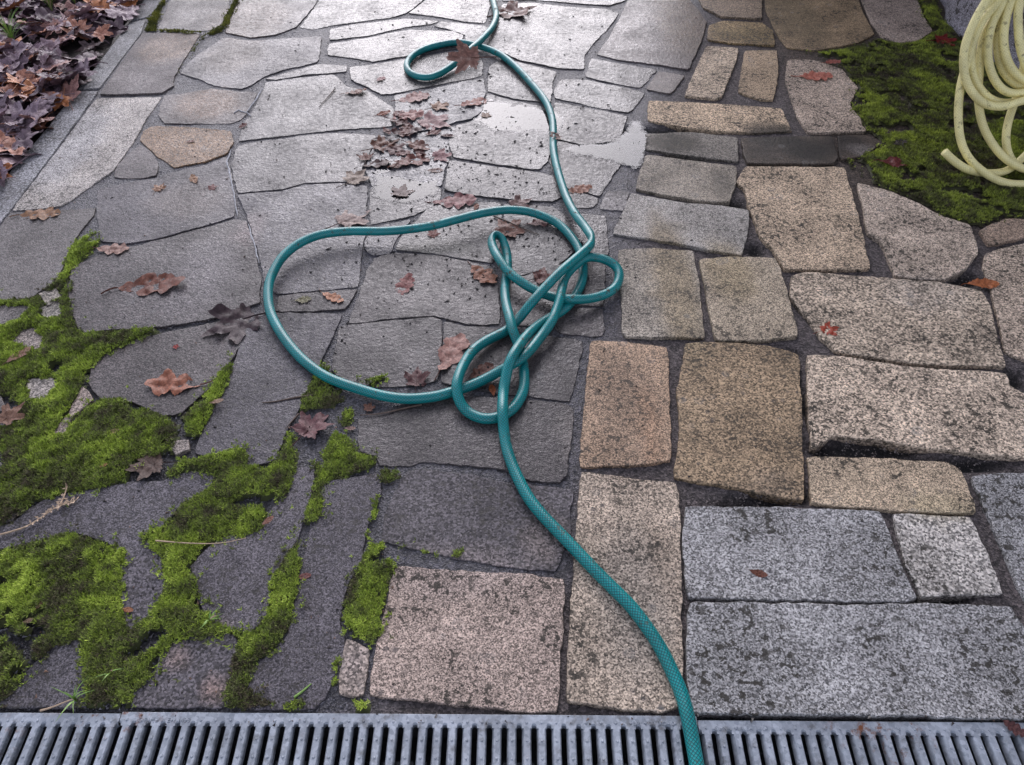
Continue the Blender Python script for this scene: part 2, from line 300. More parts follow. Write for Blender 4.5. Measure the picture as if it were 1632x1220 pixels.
# ------------------------------------------------------------------ the yard: joints, stones, kerb
def xline(Y): return np.interp(Y, [0.3, 0.55, 0.75, 0.94, 1.6, 2.5, 3.6, 6], [-0.30, -0.27, 0.10, 0.14, 0.30, 0.48, 0.86, 1.5])
GREY_W, GREY_L = (0.080, 0.073, 0.080), (0.112, 0.106, 0.112)
WET_C = (0.080, 0.076, 0.084); DRYG = (0.245, 0.250, 0.258); TAN = (0.315, 0.262, 0.210); BRN = (0.205, 0.155, 0.108)
PINK = (0.262, 0.222, 0.212); WARM = (0.270, 0.236, 0.208); OCH = (0.235, 0.175, 0.100); LITE = (0.330, 0.325, 0.335); MOSSY = (0.13, 0.105, 0.06)
DKG = (0.068, 0.063, 0.070)
ST = [  # outline in photograph coordinates, colour, wetness
 ([(155,157),(257,156),(231,190),(212,225),(194,251),(180,272),(157,287),(113,320),(97,329),(60,333),(20,336)], LITE, .35),
 ([(228,53),(318,54),(294,93),(277,123),(275,138),(258,149),(160,152)], (0.21,.185,.17), .5),
 ([(286,-25),(376,-25),(364,2),(360,27),(351,40),(330,49),(252,47),(272,2)], GREY_L, .6),
 ([(385,-25),(514,-25),(505,3),(478,36),(470,44),(440,55),(400,60),(360,52),(366,28),(380,2)], (0.165,.145,.14), .8),
 ([(358,60),(400,66),(512,58),(508,88),(505,99),(450,112),(420,122),(404,133),(385,142),(342,137),(316,125),(288,117),(300,100),(318,86),(345,68)], (0.19,.178,.175), .75),
 ([(424,126),(508,103),(553,105),(552,114),(487,119),(440,127)], WET_C, .9),
 ([(262,153),(302,148),(336,142),(380,146),(408,147),(402,165),(384,190),(365,197),(262,196),(253,183)], (0.165,.135,.12), .75),
 ([(240,202),(300,203),(367,210),(371,226),(362,244),(328,257),(278,267),(252,249),(224,224),(227,210)], (0.34,.215,.11), .6),
 ([(198,252),(223,231),(244,247),(251,262),(248,280),(210,285),(183,282),(184,270)], (0.19,.165,.15), .7),
 ([(158,303),(210,291),(250,285),(280,274),(330,263),(360,250),(366,270),(371,305),(374,345),(300,367),(262,377),(200,389),(162,384),(155,345)], (0.175,.16,.16), .75),
 ([(17,341),(97,336),(150,333),(148,343),(124,372),(111,393),(100,426),(86,451),(62,464),(50,474),(0,480),(-75,486),(-72,458),(0,364)], GREY_L, .7),
 ([(115,428),(157,407),(197,397),(262,381),(375,351),(391,353),(401,379),(415,445),(413,482),(341,506),(289,516),(236,522),(184,524),(129,530),(116,494),(110,457)], GREY_W, .75),
 ([(223,540),(275,529),(330,517),(385,507),(392,525),(372,568),(355,588),(338,614),(289,657),(262,662),(236,652),(212,640),(163,636),(139,610),(150,578),(184,554)], GREY_W, .7),
 ([(396,512),(415,499),(545,502),(530,535),(512,573),(490,618),(474,656),(453,690),(438,735),(400,741),(350,730),(312,722),(318,700),(340,650),(360,610),(375,574)], (0.16,.15,.155), .7),
 ([(445,472),(470,470),(569,462),(550,492),(500,495),(440,496)], GREY_W, .8),
 ([(380,311),(450,306),(487,296),(540,294),(585,297),(582,360),(577,395),(570,457),(470,466),(442,468),(422,448),(412,400),(395,345)], (0.185,.175,.178), .85),
 ([(379,233),(400,228),(505,215),(540,212),(600,216),(590,240),(575,270),(580,291),(540,289),(487,291),(450,301),(400,305),(380,307),(370,265)], WET_C, .9),
 ([(424,131),(487,123),(531,119),(553,139),(584,144),(605,159),(627,173),(625,201),(547,206),(505,210),(400,222),(381,225),(386,200),(403,178),(421,140)], WET_C, .9),
 ([(518,-25),(695,-25),(672,2),(647,21),(622,28),(557,36),(525,41),(500,47),(478,43),(486,34),(508,3)], WET_C, .95),
 ([(528,47),(563,40),(650,30),(700,34),(686,38),(654,42),(584,57),(525,64)], WET_C, 1),
 ([(526,70),(584,61),(652,48),(720,51),(738,57),(732,77),(660,87),(636,91),(594,98),(560,92),(521,87)], WET_C, 1),
 ([(557,108),(605,102),(660,92),(735,81),(765,89),(769,105),(767,121),(686,137),(626,149),(608,150),(588,140),(560,127)], WET_C, 1),
 ([(652,21),(677,2),(700,-25),(800,-25),(784,0),(772,37),(740,34),(710,28)], WET_C, 1),
 ([(704,34),(772,42),(785,50),(765,68),(742,70),(743,56),(715,46),(692,41)], (0.15,.15,.14), .9),
 ([(802,7),(847,5),(900,11),(968,15),(986,22),(967,47),(944,71),(931,87),(930,111),(889,108),(826,95),(800,83),(778,72),(782,40)], WET_C, 1),
 ([(805,-25),(1015,-25),(996,1),(970,9),(900,4),(845,-1),(802,1)], WET_C, 1),
 ([(1012,-25),(1075,-25),(1112,16),(1126,35),(1121,55),(1111,80),(1096,111),(1049,103),(984,95),(952,87),(971,62),(991,25)], (0.20,.17,.15), .75),
 ([(944,94),(984,101),(1045,112),(1033,127),(1020,140),(960,129),(933,122)], WET_C, .9),
 ([(1050,114),(1091,121),(1068,149),(1030,143)], (0.23,.20,.17), .6),
 ([(895,127),(931,127),(1018,145),(1027,150),(1002,180),(957,172),(885,156),(884,142)], WET_C, 1),
 ([(781,106),(800,95),(826,100),(886,114),(880,132),(877,164),(820,157),(777,146)], WET_C, 1),
 ([(884,163),(957,177),(1000,186),(996,196),(986,224),(930,231),(886,220)], WET_C, 1),
 ([(629,153),(686,142),(770,125),(773,147),(767,179),(751,189),(728,194),(700,204),(650,211),(631,203),(631,172)], (0.17,.17,.18), 1),
 ([(728,201),(752,194),(770,183),(777,150),(820,162),(877,172),(880,215),(873,257),(859,270),(800,263),(723,251),(716,228)], WET_C, 1),
 ([(884,224),(930,235),(986,230),(998,246),(987,264),(969,290),(955,313),(906,300),(881,270),(877,257)], WET_C, 1),
 ([(716,257),(800,268),(862,276),(884,281),(899,309),(880,321),(820,318),(760,312),(709,303)], WET_C, 1),
 ([(590,302),(640,287),(702,300),(699,323),(660,343),(590,358)], WET_C, 1),
 ([(642,375),(673,343),(691,324),(798,323),(800,380),(786,419),(746,413),(690,403),(632,397)], WET_C, .95),
 ([(592,364),(655,350),(634,376),(620,404),(596,407),(583,400),(582,385)], (0.16,.155,.165), .9),
 ([(804,326),(880,330),(905,346),(932,376),(914,400),(880,430),(850,433),(822,440),(802,420),(805,380)], WET_C, .95),
 ([(921,341),(965,344),(969,407),(941,404),(917,370)], WET_C, .9),
 ([(969,305),(1003,307),(993,336),(956,333)], (0.21,.195,.185), .7),
 ([(906,303),(954,317),(946,330),(919,331)], WET_C, 1),
 ([(596,412),(630,404),(690,407),(746,418),(787,428),(794,470),(796,517),(741,516),(707,507),(689,503),(623,508),(556,516),(569,485),(586,432)], GREY_W, .85),
 ([(541,521),(623,512),(689,507),(703,511),(698,607),(660,613),(600,617),(545,609),(529,590),(535,560)], DKG, .8),
 ([(708,513),(740,521),(800,526),(870,536),(927,545),(919,590),(907,639),(850,631),(800,627),(704,609)], DKG, .85),
 ([(906,491),(961,493),(960,535),(897,532),(884,520)], GREY_W, .8),
 ([(836,441),(900,421),(964,416),(961,487),(900,486),(842,519),(804,514),(801,442)], GREY_W, .85),
 ([(571,668),(640,646),(705,633),(800,635),(840,638),(904,646),(913,655),(902,756),(892,770),(848,766),(804,747),(741,741),(675,733),(654,741),(606,742),(601,725),(573,720)], DKG, .8),
 ([(649,753),(680,749),(741,757),(820,773),(848,777),(915,782),(907,810),(906,852),(885,910),(800,901),(736,891),(694,881),(609,863),(614,822),(637,771)], (0.16,.15,.152), .6),
 ([(512,772),(604,756),(607,785),(594,812),(584,838),(574,900),(556,925),(538,990),(548,1020),(542,1055),(517,1112),(500,1128),(395,1128),(398,1075),(440,1035),(462,1012),(470,970),(482,905),(492,865)], (0.175,.165,.172), .55),
 ([(470,748),(502,750),(492,800),(473,862),(437,915),(425,982),(400,1008),(340,1000),(312,945),(305,905),(350,860),(410,845),(450,795)], (0.175,.165,.172), .55),
 ([(-80,842),(20,836),(40,817),(70,797),(131,784),(205,770),(252,770),(304,752),(345,758),(342,772),(291,802),(261,836),(231,880),(205,889),(172,864),(115,845),(45,865),(-80,892)], (0.17,.162,.17), .6),
 ([(190,892),(240,875),(268,905),(262,930),(240,992),(200,1008),(188,955)], (0.17,.16,.168), .5),
 ([(130,1010),(136,1126),(-5,1126),(40,1075),(80,1035)], (0.165,.158,.165), .55),
 ([(265,1025),(310,1010),(372,1012),(380,1040),(362,1126),(210,1126),(212,1100),(248,1072)], (0.165,.155,.16), .55),
 ([(553,1019),(588,1035),(577,1107),(540,1107),(545,1060)], (0.21,.185,.178), .4),
 ([(631,905),(700,909),(820,917),(898,923),(894,1000),(886,1134),(809,1129),(700,1117),(591,1107),(597,1050),(613,985)], PINK, .05),
 ([(927,754),(975,761),(1040,769),(1076,772),(1081,815),(1083,920),(1085,1070),(1080,1124),(1050,1134),(990,1126),(905,1118),(909,1010),(917,905),(920,850)], WARM, .1),
 ([(943,543),(1000,546),(1063,554),(1065,620),(1067,732),(1030,738),(925,744),(931,670),(937,600)], (0.275,.205,.155), .25),
 ([(1093,549),(1150,547),(1225,553),(1272,566),(1275,650),(1278,730),(1280,796),(1212,784),(1140,770),(1075,760),(1085,690),(1081,620),(1091,580)], (0.215,.168,.118), .2),
 ([(987,399),(1040,396),(1103,399),(1111,440),(1121,537),(1060,536),(995,536),(991,470)], (0.235,.222,.205), .3),
 ([(1116,415),(1170,411),(1235,413),(1251,460),(1270,537),(1212,542),(1142,543),(1129,480)], (0.265,.235,.195), .15),
 ([(1007,309),(1080,323),(1140,328),(1193,335),(1190,375),(1181,406),(1141,399),(1080,387),(1026,379),(977,373),(991,345)], (0.245,.245,.25), .35),
 ([(1031,248),(1100,257),(1173,266),(1172,290),(1162,321),(1128,322),(1060,311),(1014,302),(1021,275)], (0.20,.185,.165), .4),
 ([(1030,215),(1104,211),(1173,220),(1176,257),(1115,249),(1030,238)], (0.13,.125,.12), .3),
 ([(1034,161),(1130,165),(1245,173),(1261,208),(1200,211),(1102,204),(1034,192)], (0.31,.255,.20), .05),
 ([(1182,222),(1240,220),(1325,219),(1334,250),(1329,261),(1270,261),(1191,261)], (0.055,.046,.040), .3),
 ([(1337,217),(1380,216),(1408,228),(1370,249),(1341,254)], (0.06,.048,.042), .2),
 ([(1131,41),(1152,34),(1214,37),(1231,50),(1234,72),(1167,69),(1129,63)], (0.19,.145,.085), .3),
 ([(1126,74),(1176,78),(1171,100),(1149,154),(1142,158),(1092,153)], (0.28,.24,.20), .1),
 ([(1188,82),(1237,82),(1239,120),(1232,159),(1212,159),(1178,146)], (0.25,.20,.15), .1),
 ([(1100,-25),(1213,-25),(1213,30),(1151,27),(1122,13)], (0.19,.155,.125), .4),
 ([(1218,-25),(1357,-25),(1377,25),(1392,53),(1368,68),(1300,80),(1256,75),(1243,60),(1223,20)], (0.20,.155,.105), .15),
 ([(1364,-25),(1452,-25),(1471,28),(1485,50),(1462,65),(1430,68),(1406,58),(1389,34)], (0.25,.215,.20), .1),
 ([(1257,95),(1299,95),(1342,110),(1366,139),(1353,168),(1379,202),(1379,209),(1288,211),(1271,184),(1252,126)], (0.285,.245,.22), .05),
 ([(1188,267),(1270,267),(1345,267),(1355,305),(1371,360),(1385,428),(1310,430),(1250,429),(1233,398),(1214,380),(1197,335),(1186,300),(1174,290)], TAN, .05),
 ([(1368,293),(1420,307),(1464,326),(1501,346),(1544,359),(1552,380),(1558,405),(1540,426),(1508,445),(1464,446),(1426,440),(1415,405),(1405,386),(1384,372),(1377,330)], (0.285,.25,.225), .05),
 ([(1571,407),(1592,398),(1640,388),(1720,391),(1740,590),(1634,573),(1605,561),(1591,500),(1578,445),(1567,424)], (0.29,.25,.22), .05),
 ([(1562,368),(1600,352),(1700,350),(1700,377),(1632,378),(1576,391)], (0.24,.19,.16), .1),
 ([(1263,443),(1285,436),(1396,444),(1501,452),(1565,466),(1576,489),(1591,549),(1602,585),(1448,577),(1331,559),(1313,543),(1284,502),(1260,473)], (0.30,.262,.225), .05),
 ([(1287,567),(1343,570),(1448,586),(1603,598),(1607,616),(1640,635),(1700,651),(1710,739),(1632,729),(1540,721),(1456,711),(1396,699),(1324,693),(1295,713),(1290,650)], (0.345,.30,.26), .03),
 ([(1286,730),(1369,731),(1514,739),(1530,751),(1555,817),(1448,814),(1294,801),(1292,744)], (0.325,.275,.22), .05),
 ([(1549,759),(1600,757),(1720,753),(1760,1005),(1655,988),(1633,948),(1606,890),(1571,805)], DRYG, .05),
 ([(1093,809),(1212,810),(1320,813),(1401,816),(1419,860),(1444,925),(1460,952),(1440,957),(1300,956),(1212,954),(1098,951),(1091,880)], DRYG, .05),
 ([(1424,820),(1480,823),(1546,826),(1564,865),(1598,945),(1560,946),(1503,945),(1471,949),(1447,900)], (0.29,.29,.30), .05),
 ([(1099,962),(1212,964),(1350,967),(1520,965),(1611,969),(1640,1020),(1700,1138),(1632,1143),(1500,1140),(1396,1138),(1212,1137),(1104,1135),(1095,1050)], DRYG, .05),
 ([(600,217),(650,215),(700,209),(726,201),(713,228),(717,252),(707,268),(703,297),(640,283),(593,297),(583,270),(593,240)], (0.16,.16,.17), 1),
 ([(-40,489),(47,489),(30,510),(-40,528)], GREY_L, .6), ([(63,469),(89,461),(97,475),(76,489)], (0.24,.23,.22), .4),
 ([(60,493),(95,481),(98,504),(76,507)], (0.24,.235,.23), .4), ([(18,546),(31,529),(61,523),(70,540),(60,557),(41,552)], (0.22,.2,.2), .4),
 ([(45,606),(80,601),(92,611),(71,640),(47,635)], (0.23,.22,.22), .4), ([(77,699),(110,660),(131,616),(149,638),(115,664),(95,703)], (0.22,.19,.185), .4),
 ([(-60,728),(12,743),(5,770),(-60,778)], GREY_L, .5), ([(-80,782),(5,780),(30,801),(20,829),(-80,834)], GREY_L, .5),
 ([(270,706),(300,701),(303,717),(280,725)], (0.2,.185,.185), .3), ([(-60,640),(0,632),(8,655),(-60,668)], GREY_L, .5),
]
# coloured areas of single stones: rust, ochre, lichen (x, y, rx, ry, colour, strength)
PATCH = [(1075,450,36,110,(0.25,.19,.11),.75),(1160,430,40,50,(0.26,.20,.11),.6),(1085,35,40,50,(0.145,.105,.075),.9),
 (1000,650,60,90,(0.30,.21,.145),.5),(1035,680,20,60,(0.33,.20,.12),.6),(330,165,50,24,(0.20,.12,.075),.9),
 (400,30,60,34,(0.14,.098,.072),.9),(270,75,45,24,(0.22,.155,.11),.8),(370,90,50,25,(0.15,.115,.09),.7),(300,320,60,30,(0.14,.105,.085),.5),(400,365,22,30,(0.22,.16,.15),.5),(320,440,60,60,(0.155,.135,.135),.7),
 (720,910,120,40,(0.33,.27,.25),.3),(1010,960,60,120,(0.24,.205,.17),.7),(1060,900,25,60,(0.21,.165,.125),.6),(870,860,35,40,(0.24,.19,.165),.5),
 (1230,215,40,22,(0.03,.026,.02),.9),(1285,240,45,18,(0.028,.024,.02),.95),(1350,230,35,18,(0.022,.016,.013),.95),(1075,228,45,14,(0.05,.042,.03),.85),
 (1215,238,22,20,(0.04,.035,.03),.6),(1265,30,45,40,(0.11,.085,.05),.6),(1190,55,50,12,(0.12,.09,.04),.5),(1150,290,15,22,(0.09,.08,.065),.5),
 (1475,470,70,30,(0.27,.235,.20),.4),(345,1105,22,16,(0.30,.20,.16),.6),(285,1050,20,14,(0.30,.21,.17),.5),(350,1000,16,8,(0.25,.19,.16),.5),
 (905,690,16,40,(0.20,.17,.15),.6),(560,1060,18,30,(0.27,.22,.20),.6),(1225,770,50,25,(0.235,.18,.13),.4),(1370,240,25,10,(0.25,.22,.20),.5),
 (1500,810,60,20,(0.30,.25,.15),.5),(1320,660,20,10,(0.2,.16,.12),.3),(700,395,60,10,(0.15,.14,.11),.6),(110,230,50,60,(0.36,.36,.37),.5)]
Pw = []
for (x, y, rx, ry, c, s) in PATCH:
    a = G(x, y); b = G(x+rx, y); d = G(x, y-ry)
    Pw.append((a.x, a.y, abs(b.x-a.x), abs(d.y-a.y), c, s))
def shade(x, y, c):
    r, g, b = c
    for (ax, ay, rx, ry, pc, s) in Pw:
        q = ((x-ax)/rx)**2+((y-ay)/ry)**2+0.45*nz(x, y, 22, 3.0)
        if q < 1.4:
            f = s*min(1, max(0, (1.4-q)/0.9))
            r += (pc[0]-r)*f; g += (pc[1]-g)*f; b += (pc[2]-b)*f
    return r, g, b

def build_stone(name, P, col, wet, parent, z0, tilt, mat=M_STONE, deep=0.05, rough=0.0022, rnd=0.004, grid=0.034, seed=0.0, grow=0.0, und=0.0011):
    if area2(P) < 0: P = P[::-1]
    P = soften(resample(P, 0.022), 0.16); P = resample(P, 0.012)
    P = offset(P, -grow)
    N = offset(P, 1.0)
    P = [(p[0]+(q[0]-p[0])*(rough*(nz(*p, 55, seed)+0.9*nz(*p, 17, seed+5)+0.5*nz(*p, 140, seed))),
          p[1]+(q[1]-p[1])*(rough*(nz(*p, 55, seed)+0.9*nz(*p, 17, seed+5)+0.5*nz(*p, 140, seed)))) for p, q in zip(P, N)]
    n = len(P); cx = sum(p[0] for p in P)/n; cy = sum(p[1] for p in P)/n
    def top(x, y): return z0+tilt[0]*(x-cx)+tilt[1]*(y-cy)+und*(nz(x, y, 9, seed)+0.6*nz(x, y, 27, seed))
    R3 = offset(P, rnd); R2 = offset(P, rnd*0.38)
    if area2(R3) < 0.3*area2(P): R3 = [((p[0]-cx)*.9+cx, (p[1]-cy)*.9+cy) for p in P]; R2 = [((p[0]-cx)*.97+cx, (p[1]-cy)*.97+cy) for p in P]
    verts = [(p[0], p[1], -deep) for p in P]+[(p[0], p[1], top(*p)-rnd*0.95) for p in P]+[(p[0], p[1], top(*p)-rnd*0.26) for p in R2]
    faces = []
    for r in range(2):
        for i in range(n): j = (i+1) % n; faces.append((r*n+i, r*n+j, (r+1)*n+j, (r+1)*n+i))
    xs = np.arange(min(p[0] for p in P), max(p[0] for p in P), grid); ys = np.arange(min(p[1] for p in P), max(p[1] for p in P), grid)
    gx, gy = np.meshgrid(xs, ys); gx = gx.ravel()+RNG.uniform(-.3, .3, gx.size)*grid; gy = gy.ravel()+RNG.uniform(-.3, .3, gy.size)*grid
    ok = inside(R3, gx, gy) & (edge_dist(R3, gx, gy) > 0.008) if gx.size else np.zeros(0, bool)
    pts = R3+list(zip(gx[ok].tolist(), gy[ok].tolist()))
    r = delaunay_2d_cdt([Vector(p) for p in pts], [(i, (i+1) % n) for i in range(n)], [], 0, 1e-7)
    cen = np.array([[sum(r[0][i][q] for i in f)/3 for q in (0, 1)] for f in r[2]]); kin = inside(R3, cen[:, 0], cen[:, 1])
    base = len(verts); ring = {}
    for i, (v, src) in enumerate(zip(r[0], r[3])):
        verts.append((v.x, v.y, top(v.x, v.y)))
        for s_ in src:
            if s_ < n: ring[s_] = base+i
    for f, kk in zip(r[2], kin):
        if kk: faces.append(tuple(base+i for i in f))
    for i in range(n):
        j = (i+1) % n
        if i in ring and j in ring: faces.append((2*n+i, 2*n+j, ring[j], ring[i]))
    cl = [(0.022, .018, .016, wet) if i < n else (*shade(v[0], v[1], col), wet) for i, v in enumerate(verts)]   # side faces darken towards the buried bottom ring
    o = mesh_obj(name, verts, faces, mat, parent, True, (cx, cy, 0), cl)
    o.data.set_sharp_from_angle(angle=math.radians(11)); return o

STW = [W(p) for p, c, wv in ST]
# joints: a sheet of sandy mortar just below the stone faces, deeper on the dry side
xs = np.arange(-2.6, 2.7, 0.016); ys = np.concatenate([np.arange(0.545, 4.6, 0.016)])
gx, gy = np.meshgrid(xs, ys)
# the sheet starts at the drain edge
e0, e1 = G(0, 1133.5), G(900, 1140)
sl = (e1.y-e0.y)/(e1.x-e0.x)
edgeY = lambda x: e0.y+(x-e0.x)*sl
gy = gy - (0.545 - (edgeY(gx)+0.002))*np.clip(1-(gy-0.545)/0.5, 0, 1)
side = np.clip((gx-xline(gy))/0.10, -0.5, 1); side = np.clip((side+0.5)/1.5, 0, 1)
farw = np.clip((gy-2.2)/1.0, 0, 1)
gz = -(0.0036+0.0065*side*(1-0.4*farw))+0.0013*vnoise(gx, gy, 14, 1)+0.0008*vnoise(gx, gy, 55, 2)
left = np.clip((-0.45-gx)/0.3, 0, 1)*np.clip((1.75-gy)/0.4, 0, 1); gz -= 0.006*left
cL = np.array([0.066, 0.062, 0.070]); cR = np.array([0.082, 0.068, 0.066])
tint = cL[None, None]*(1-side[..., None])+cR[None, None]*side[..., None]
soil = np.clip((gx-1.0)/0.15, 0, 1)*np.clip((gy-1.85)/0.15, 0, 1)
tint = tint*(1-soil[..., None])+np.array([0.060, 0.043, 0.032])*soil[..., None]
tint = tint*(1-0.45*left[..., None])
HOLES = [(1380,712,95,16),(1500,735,120,10),(1617,600,18,14),(1285,640,9,70),(1505,950,45,12),(1250,560,30,6),(1440,575,130,6),(1250,787,60,8),(1190,800,60,8),(1100,205,120,5),(1175,325,16,10),(1205,395,14,10),(1540,440,25,10),(1120,245,60,5)]
for (x, y, rx, ry) in HOLES:
    a = G(x, y); b = G(x+rx, y); d = G(x, y-ry)
    q = ((gx-a.x)/(b.x-a.x))**2+((gy-a.y)/(d.y-a.y))**2
    f = np.clip(1.5-q, 0, 1); tint = tint*(1-0.90*f[..., None]); gz -= 0.020*f
ny, nx = gx.shape
verts = np.stack([gx.ravel(), gy.ravel(), gz.ravel()], 1)
ii = (np.arange(ny-1)[:, None]*nx+np.arange(nx-1)[None]).ravel()
faces = np.stack([ii, ii+1, ii+nx+1, ii+nx], 1)
wetv = np.clip(0.85*(1-side), 0, 1)
col4 = np.concatenate([tint.reshape(-1, 3), wetv.reshape(-1, 1)], 1)
# left boundary: the litter bed starts at the kerb
KO = [(300,-60),(228,0),(199,37),(163,92),(129,139),(79,199),(0,294),(-200,535)]
KOW = W(KO)
kx = lambda Y: np.interp(Y, [p[1] for p in KOW[::-1]], [p[0] for p in KOW[::-1]])
keep = verts[:, 0] > kx(verts[:, 1])+0.01
fk = keep[faces].all(1)
pave = mesh_obj('pavement', verts, faces[fk], M_MORTAR, None, True, None, col4)
tag(pave, 'yard paving of irregular granite flagstones with gritty joints', 'paving', kind='structure')

rs = random.Random(3)
for i, (p, c, wv) in enumerate(ST):
    left_ = wv > 0.55
    if .45 < wv and c not in (GREY_W, GREY_L, WET_C, DKG): c = (c[0]*.62, c[1]*.585, c[2]*.61)
    else: c = (c[0]*1.14, c[1]*1.08, c[2]*1.02) if c == DRYG else (c[0]*1.32, c[1]*1.21, c[2]*1.05)
    if i in range(49, 56): wv = .35
    z0 = rs.uniform(-0.0008, 0.0010) if left_ else rs.uniform(-0.0005, 0.0035)
    tl = (rs.uniform(-.004, .004), rs.uniform(-.004, .004)) if left_ else (rs.uniform(-.006, .006), rs.uniform(-.006, .006))
    jit = [1+rs.uniform(-.06, .06)]*3
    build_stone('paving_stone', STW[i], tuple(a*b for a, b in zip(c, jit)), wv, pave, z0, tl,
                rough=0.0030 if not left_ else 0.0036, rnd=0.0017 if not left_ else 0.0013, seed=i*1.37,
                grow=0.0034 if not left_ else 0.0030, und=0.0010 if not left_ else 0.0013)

# wide sheet of earth under everything
gs = 40
mesh_obj('ground', [(-gs, -gs, -0.32), (gs, -gs, -0.32), (gs, gs, -0.32), (-gs, gs, -0.32)], [(0, 1, 2, 3)], M_SOIL)
tag(bpy.data.objects['ground'], 'dark earth under and around the yard', 'ground', kind='structure')

kerb_bed = mesh_obj('kerb', [(*g2(p), -0.06) for p in ((300,-60),(345,-60),(229,52),(0,360),(-150,565),(-200,535),(0,294),(199,37))],
                    [(0, 1, 2, 3, 4, 5, 6, 7)], M_CHANNEL)
tag(kerb_bed, 'low granite kerb between the paving and the leaf bed', 'kerb', kind='structure')
for i, (p, c) in enumerate([([(298,-58),(330,-58),(268,0),(234,28),(208,34),(229,0)], (0.23,.225,.23)),
             ([(206,37),(232,31),(226,52),(158,142),(124,143),(164,92)], (0.22,.215,.215)),
             ([(121,147),(157,146),(113,207),(29,320),(0,357),(-150,562),(-198,534),(0,295),(79,200)], (0.26,.255,.262))]):
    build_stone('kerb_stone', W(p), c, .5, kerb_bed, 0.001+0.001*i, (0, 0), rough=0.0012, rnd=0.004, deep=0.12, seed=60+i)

# white lime bloom along the mortar crack
def ribbon(name, path, wd, mat, z, parent=None, seed=0):
    P = [G(*p) for p in path]; pts = []
    for a, b in zip(P, P[1:]):
        k = max(1, int((b-a).length/0.008))
        for j in range(k): pts.append(a.lerp(b, j/k))
    pts.append(P[-1]); v = []; f = []
    for i, p in enumerate(pts):
        t = (pts[min(i+1, len(pts)-1)]-pts[max(i-1, 0)]).normalized(); nn = Vector((-t.y, t.x, 0))
        ww = wd*(0.35+0.65*abs(nz(p.x, p.y, 60, seed)))*(0.4+0.6*min(1, min(i, len(pts)-1-i)/4))
        q = p+nn*wd*0.8*nz(p.x, p.y, 30, seed+4)
        for s_, dz in ((-1, -0.003), (-.5, 0.0), (.5, 0.0), (1, -0.003)): v.append((q.x+nn.x*ww*s_, q.y+nn.y*ww*s_, z+dz))
    for i in range(len(pts)-1):
        for j in range(3): a = i*4+j; f.append((a, a+4, a+5, a+1))
    return mesh_obj(name, v, f, mat, parent)
for i, pth in enumerate([[(419,142),(408,158),(399,172),(392,180)],[(369,240),(362,258),(368,285),(375,318),(378,345)],[(396,358),(404,385),(413,420)],[(392,180),(380,176),(372,181)],[(392,180),(400,186)]]):
    ribbon('lime_streak', pth, 0.0045, M_LIME, 0.0030, pave, i)

# ------------------------------------------------------------------ drain: channel and three grates
dX = Vector((e1.x-e0.x, e1.y-e0.y, 0)).normalized(); dY = Vector((-dX.y, dX.x, 0))   # dY points away from the camera
def D(s, d, z, o): q = o+dX*s+dY*d; return (q.x, q.y, z)
o0 = Vector((0, edgeY(0), 0))
PIT, SLOT, RAIL, DEPTH = 0.0262, 0.0092, 0.0235, 0.150
ch = []; cf = []
prof = [(0.0005, -0.026), (-0.004, -0.032), (-0.006, -0.12), (-0.035, -0.15), (-0.115, -0.15), (-0.144, -0.12), (-0.146, -0.032), (-0.152, -0.026)]
for s_ in (-1.6, 1.6):
    for d_, z_ in prof: ch.append(D(s_, d_, z_, o0))
for i in range(len(prof)-1): cf.append((i, i+1, len(prof)+i+1, len(prof)+i))
cho = mesh_obj('drain_channel', ch, cf, M_CHANNEL, None, False)
tag(cho, 'dark concrete drain channel running under the steel grates', 'drain', kind='structure')
wv_ = [D(-1.6, -0.012, -0.105, o0), D(1.6, -0.012, -0.105, o0), D(1.6, -0.14, -0.105, o0), D(-1.6, -0.14, -0.105, o0)]
dw = mesh_obj('drain_water', wv_, [(0, 3, 2, 1)], M_WATER, None, False); at = dw.data.attributes.new('film', 'FLOAT', 'POINT'); at.data.foreach_set('value', [1.0]*4)
tag(dw, 'still water standing in the drain channel', 'water', kind='structure')

def stud(v, f, c, r=0.0026, h=0.0019):
    b = len(v)
    for ring, (rr, zz) in enumerate(((1.0, 0), (0.72, 0.7))):
        for k in range(6): a = k*math.pi/3; v.append((c[0]+r*rr*math.cos(a), c[1]+r*rr*math.sin(a), c[2]+h*zz))
    v.append((c[0], c[1], c[2]+h))
    for k in range(6):
        j = (k+1) % 6; f.append((b+k, b+j, b+6+j, b+6+k)); f.append((b+6+k, b+6+j, b+12))
def rail_mesh(n, far):
    """n bars: an edge rail whose inner side is scalloped by the slot ends, local x along, y away from camera"""
    L = n*PIT; v = []; f = []
    bot = [];
    for i in range(n+1):
        c = i*PIT
        for k in range(9):
            a = math.pi - k*math.pi/8
            x = c+SLOT/2*math.cos(a); y = SLOT/2*math.sin(a)
            if 0 <= x <= L: bot.append((x, y))
    # profile across the rail: top edge line y=RAIL-SLOT/2, inner edge = bot ; bevel the slot edge downwards
    yt = RAIL
    m = len(bot)
    rows = [[(x, yt, -0.022) for x, y in bot], [(x, yt, -0.001) for x, y in bot], [(x, yt-0.001, 0) for x, y in bot],
            [(x, y+0.0042 if y > 1e-4 else y, 0) for x, y in bot], [(x, y+0.0012, -0.0022) for x, y in bot], [(x, y, -0.012) for x, y in bot]]
    for r in rows: v += r
    for r in range(len(rows)-1):
        for i in range(m-1): f.append((r*m+i, (r+1)*m+i, (r+1)*m+i+1, r*m+i+1))
    for i in range(n): stud(v, f, ((i+0.5)*PIT, 0.0068+0.003, 0))
    if far: v = [(x, -y, z) for x, y, z in v]; f = [q[::-1] for q in f]
    return v, f
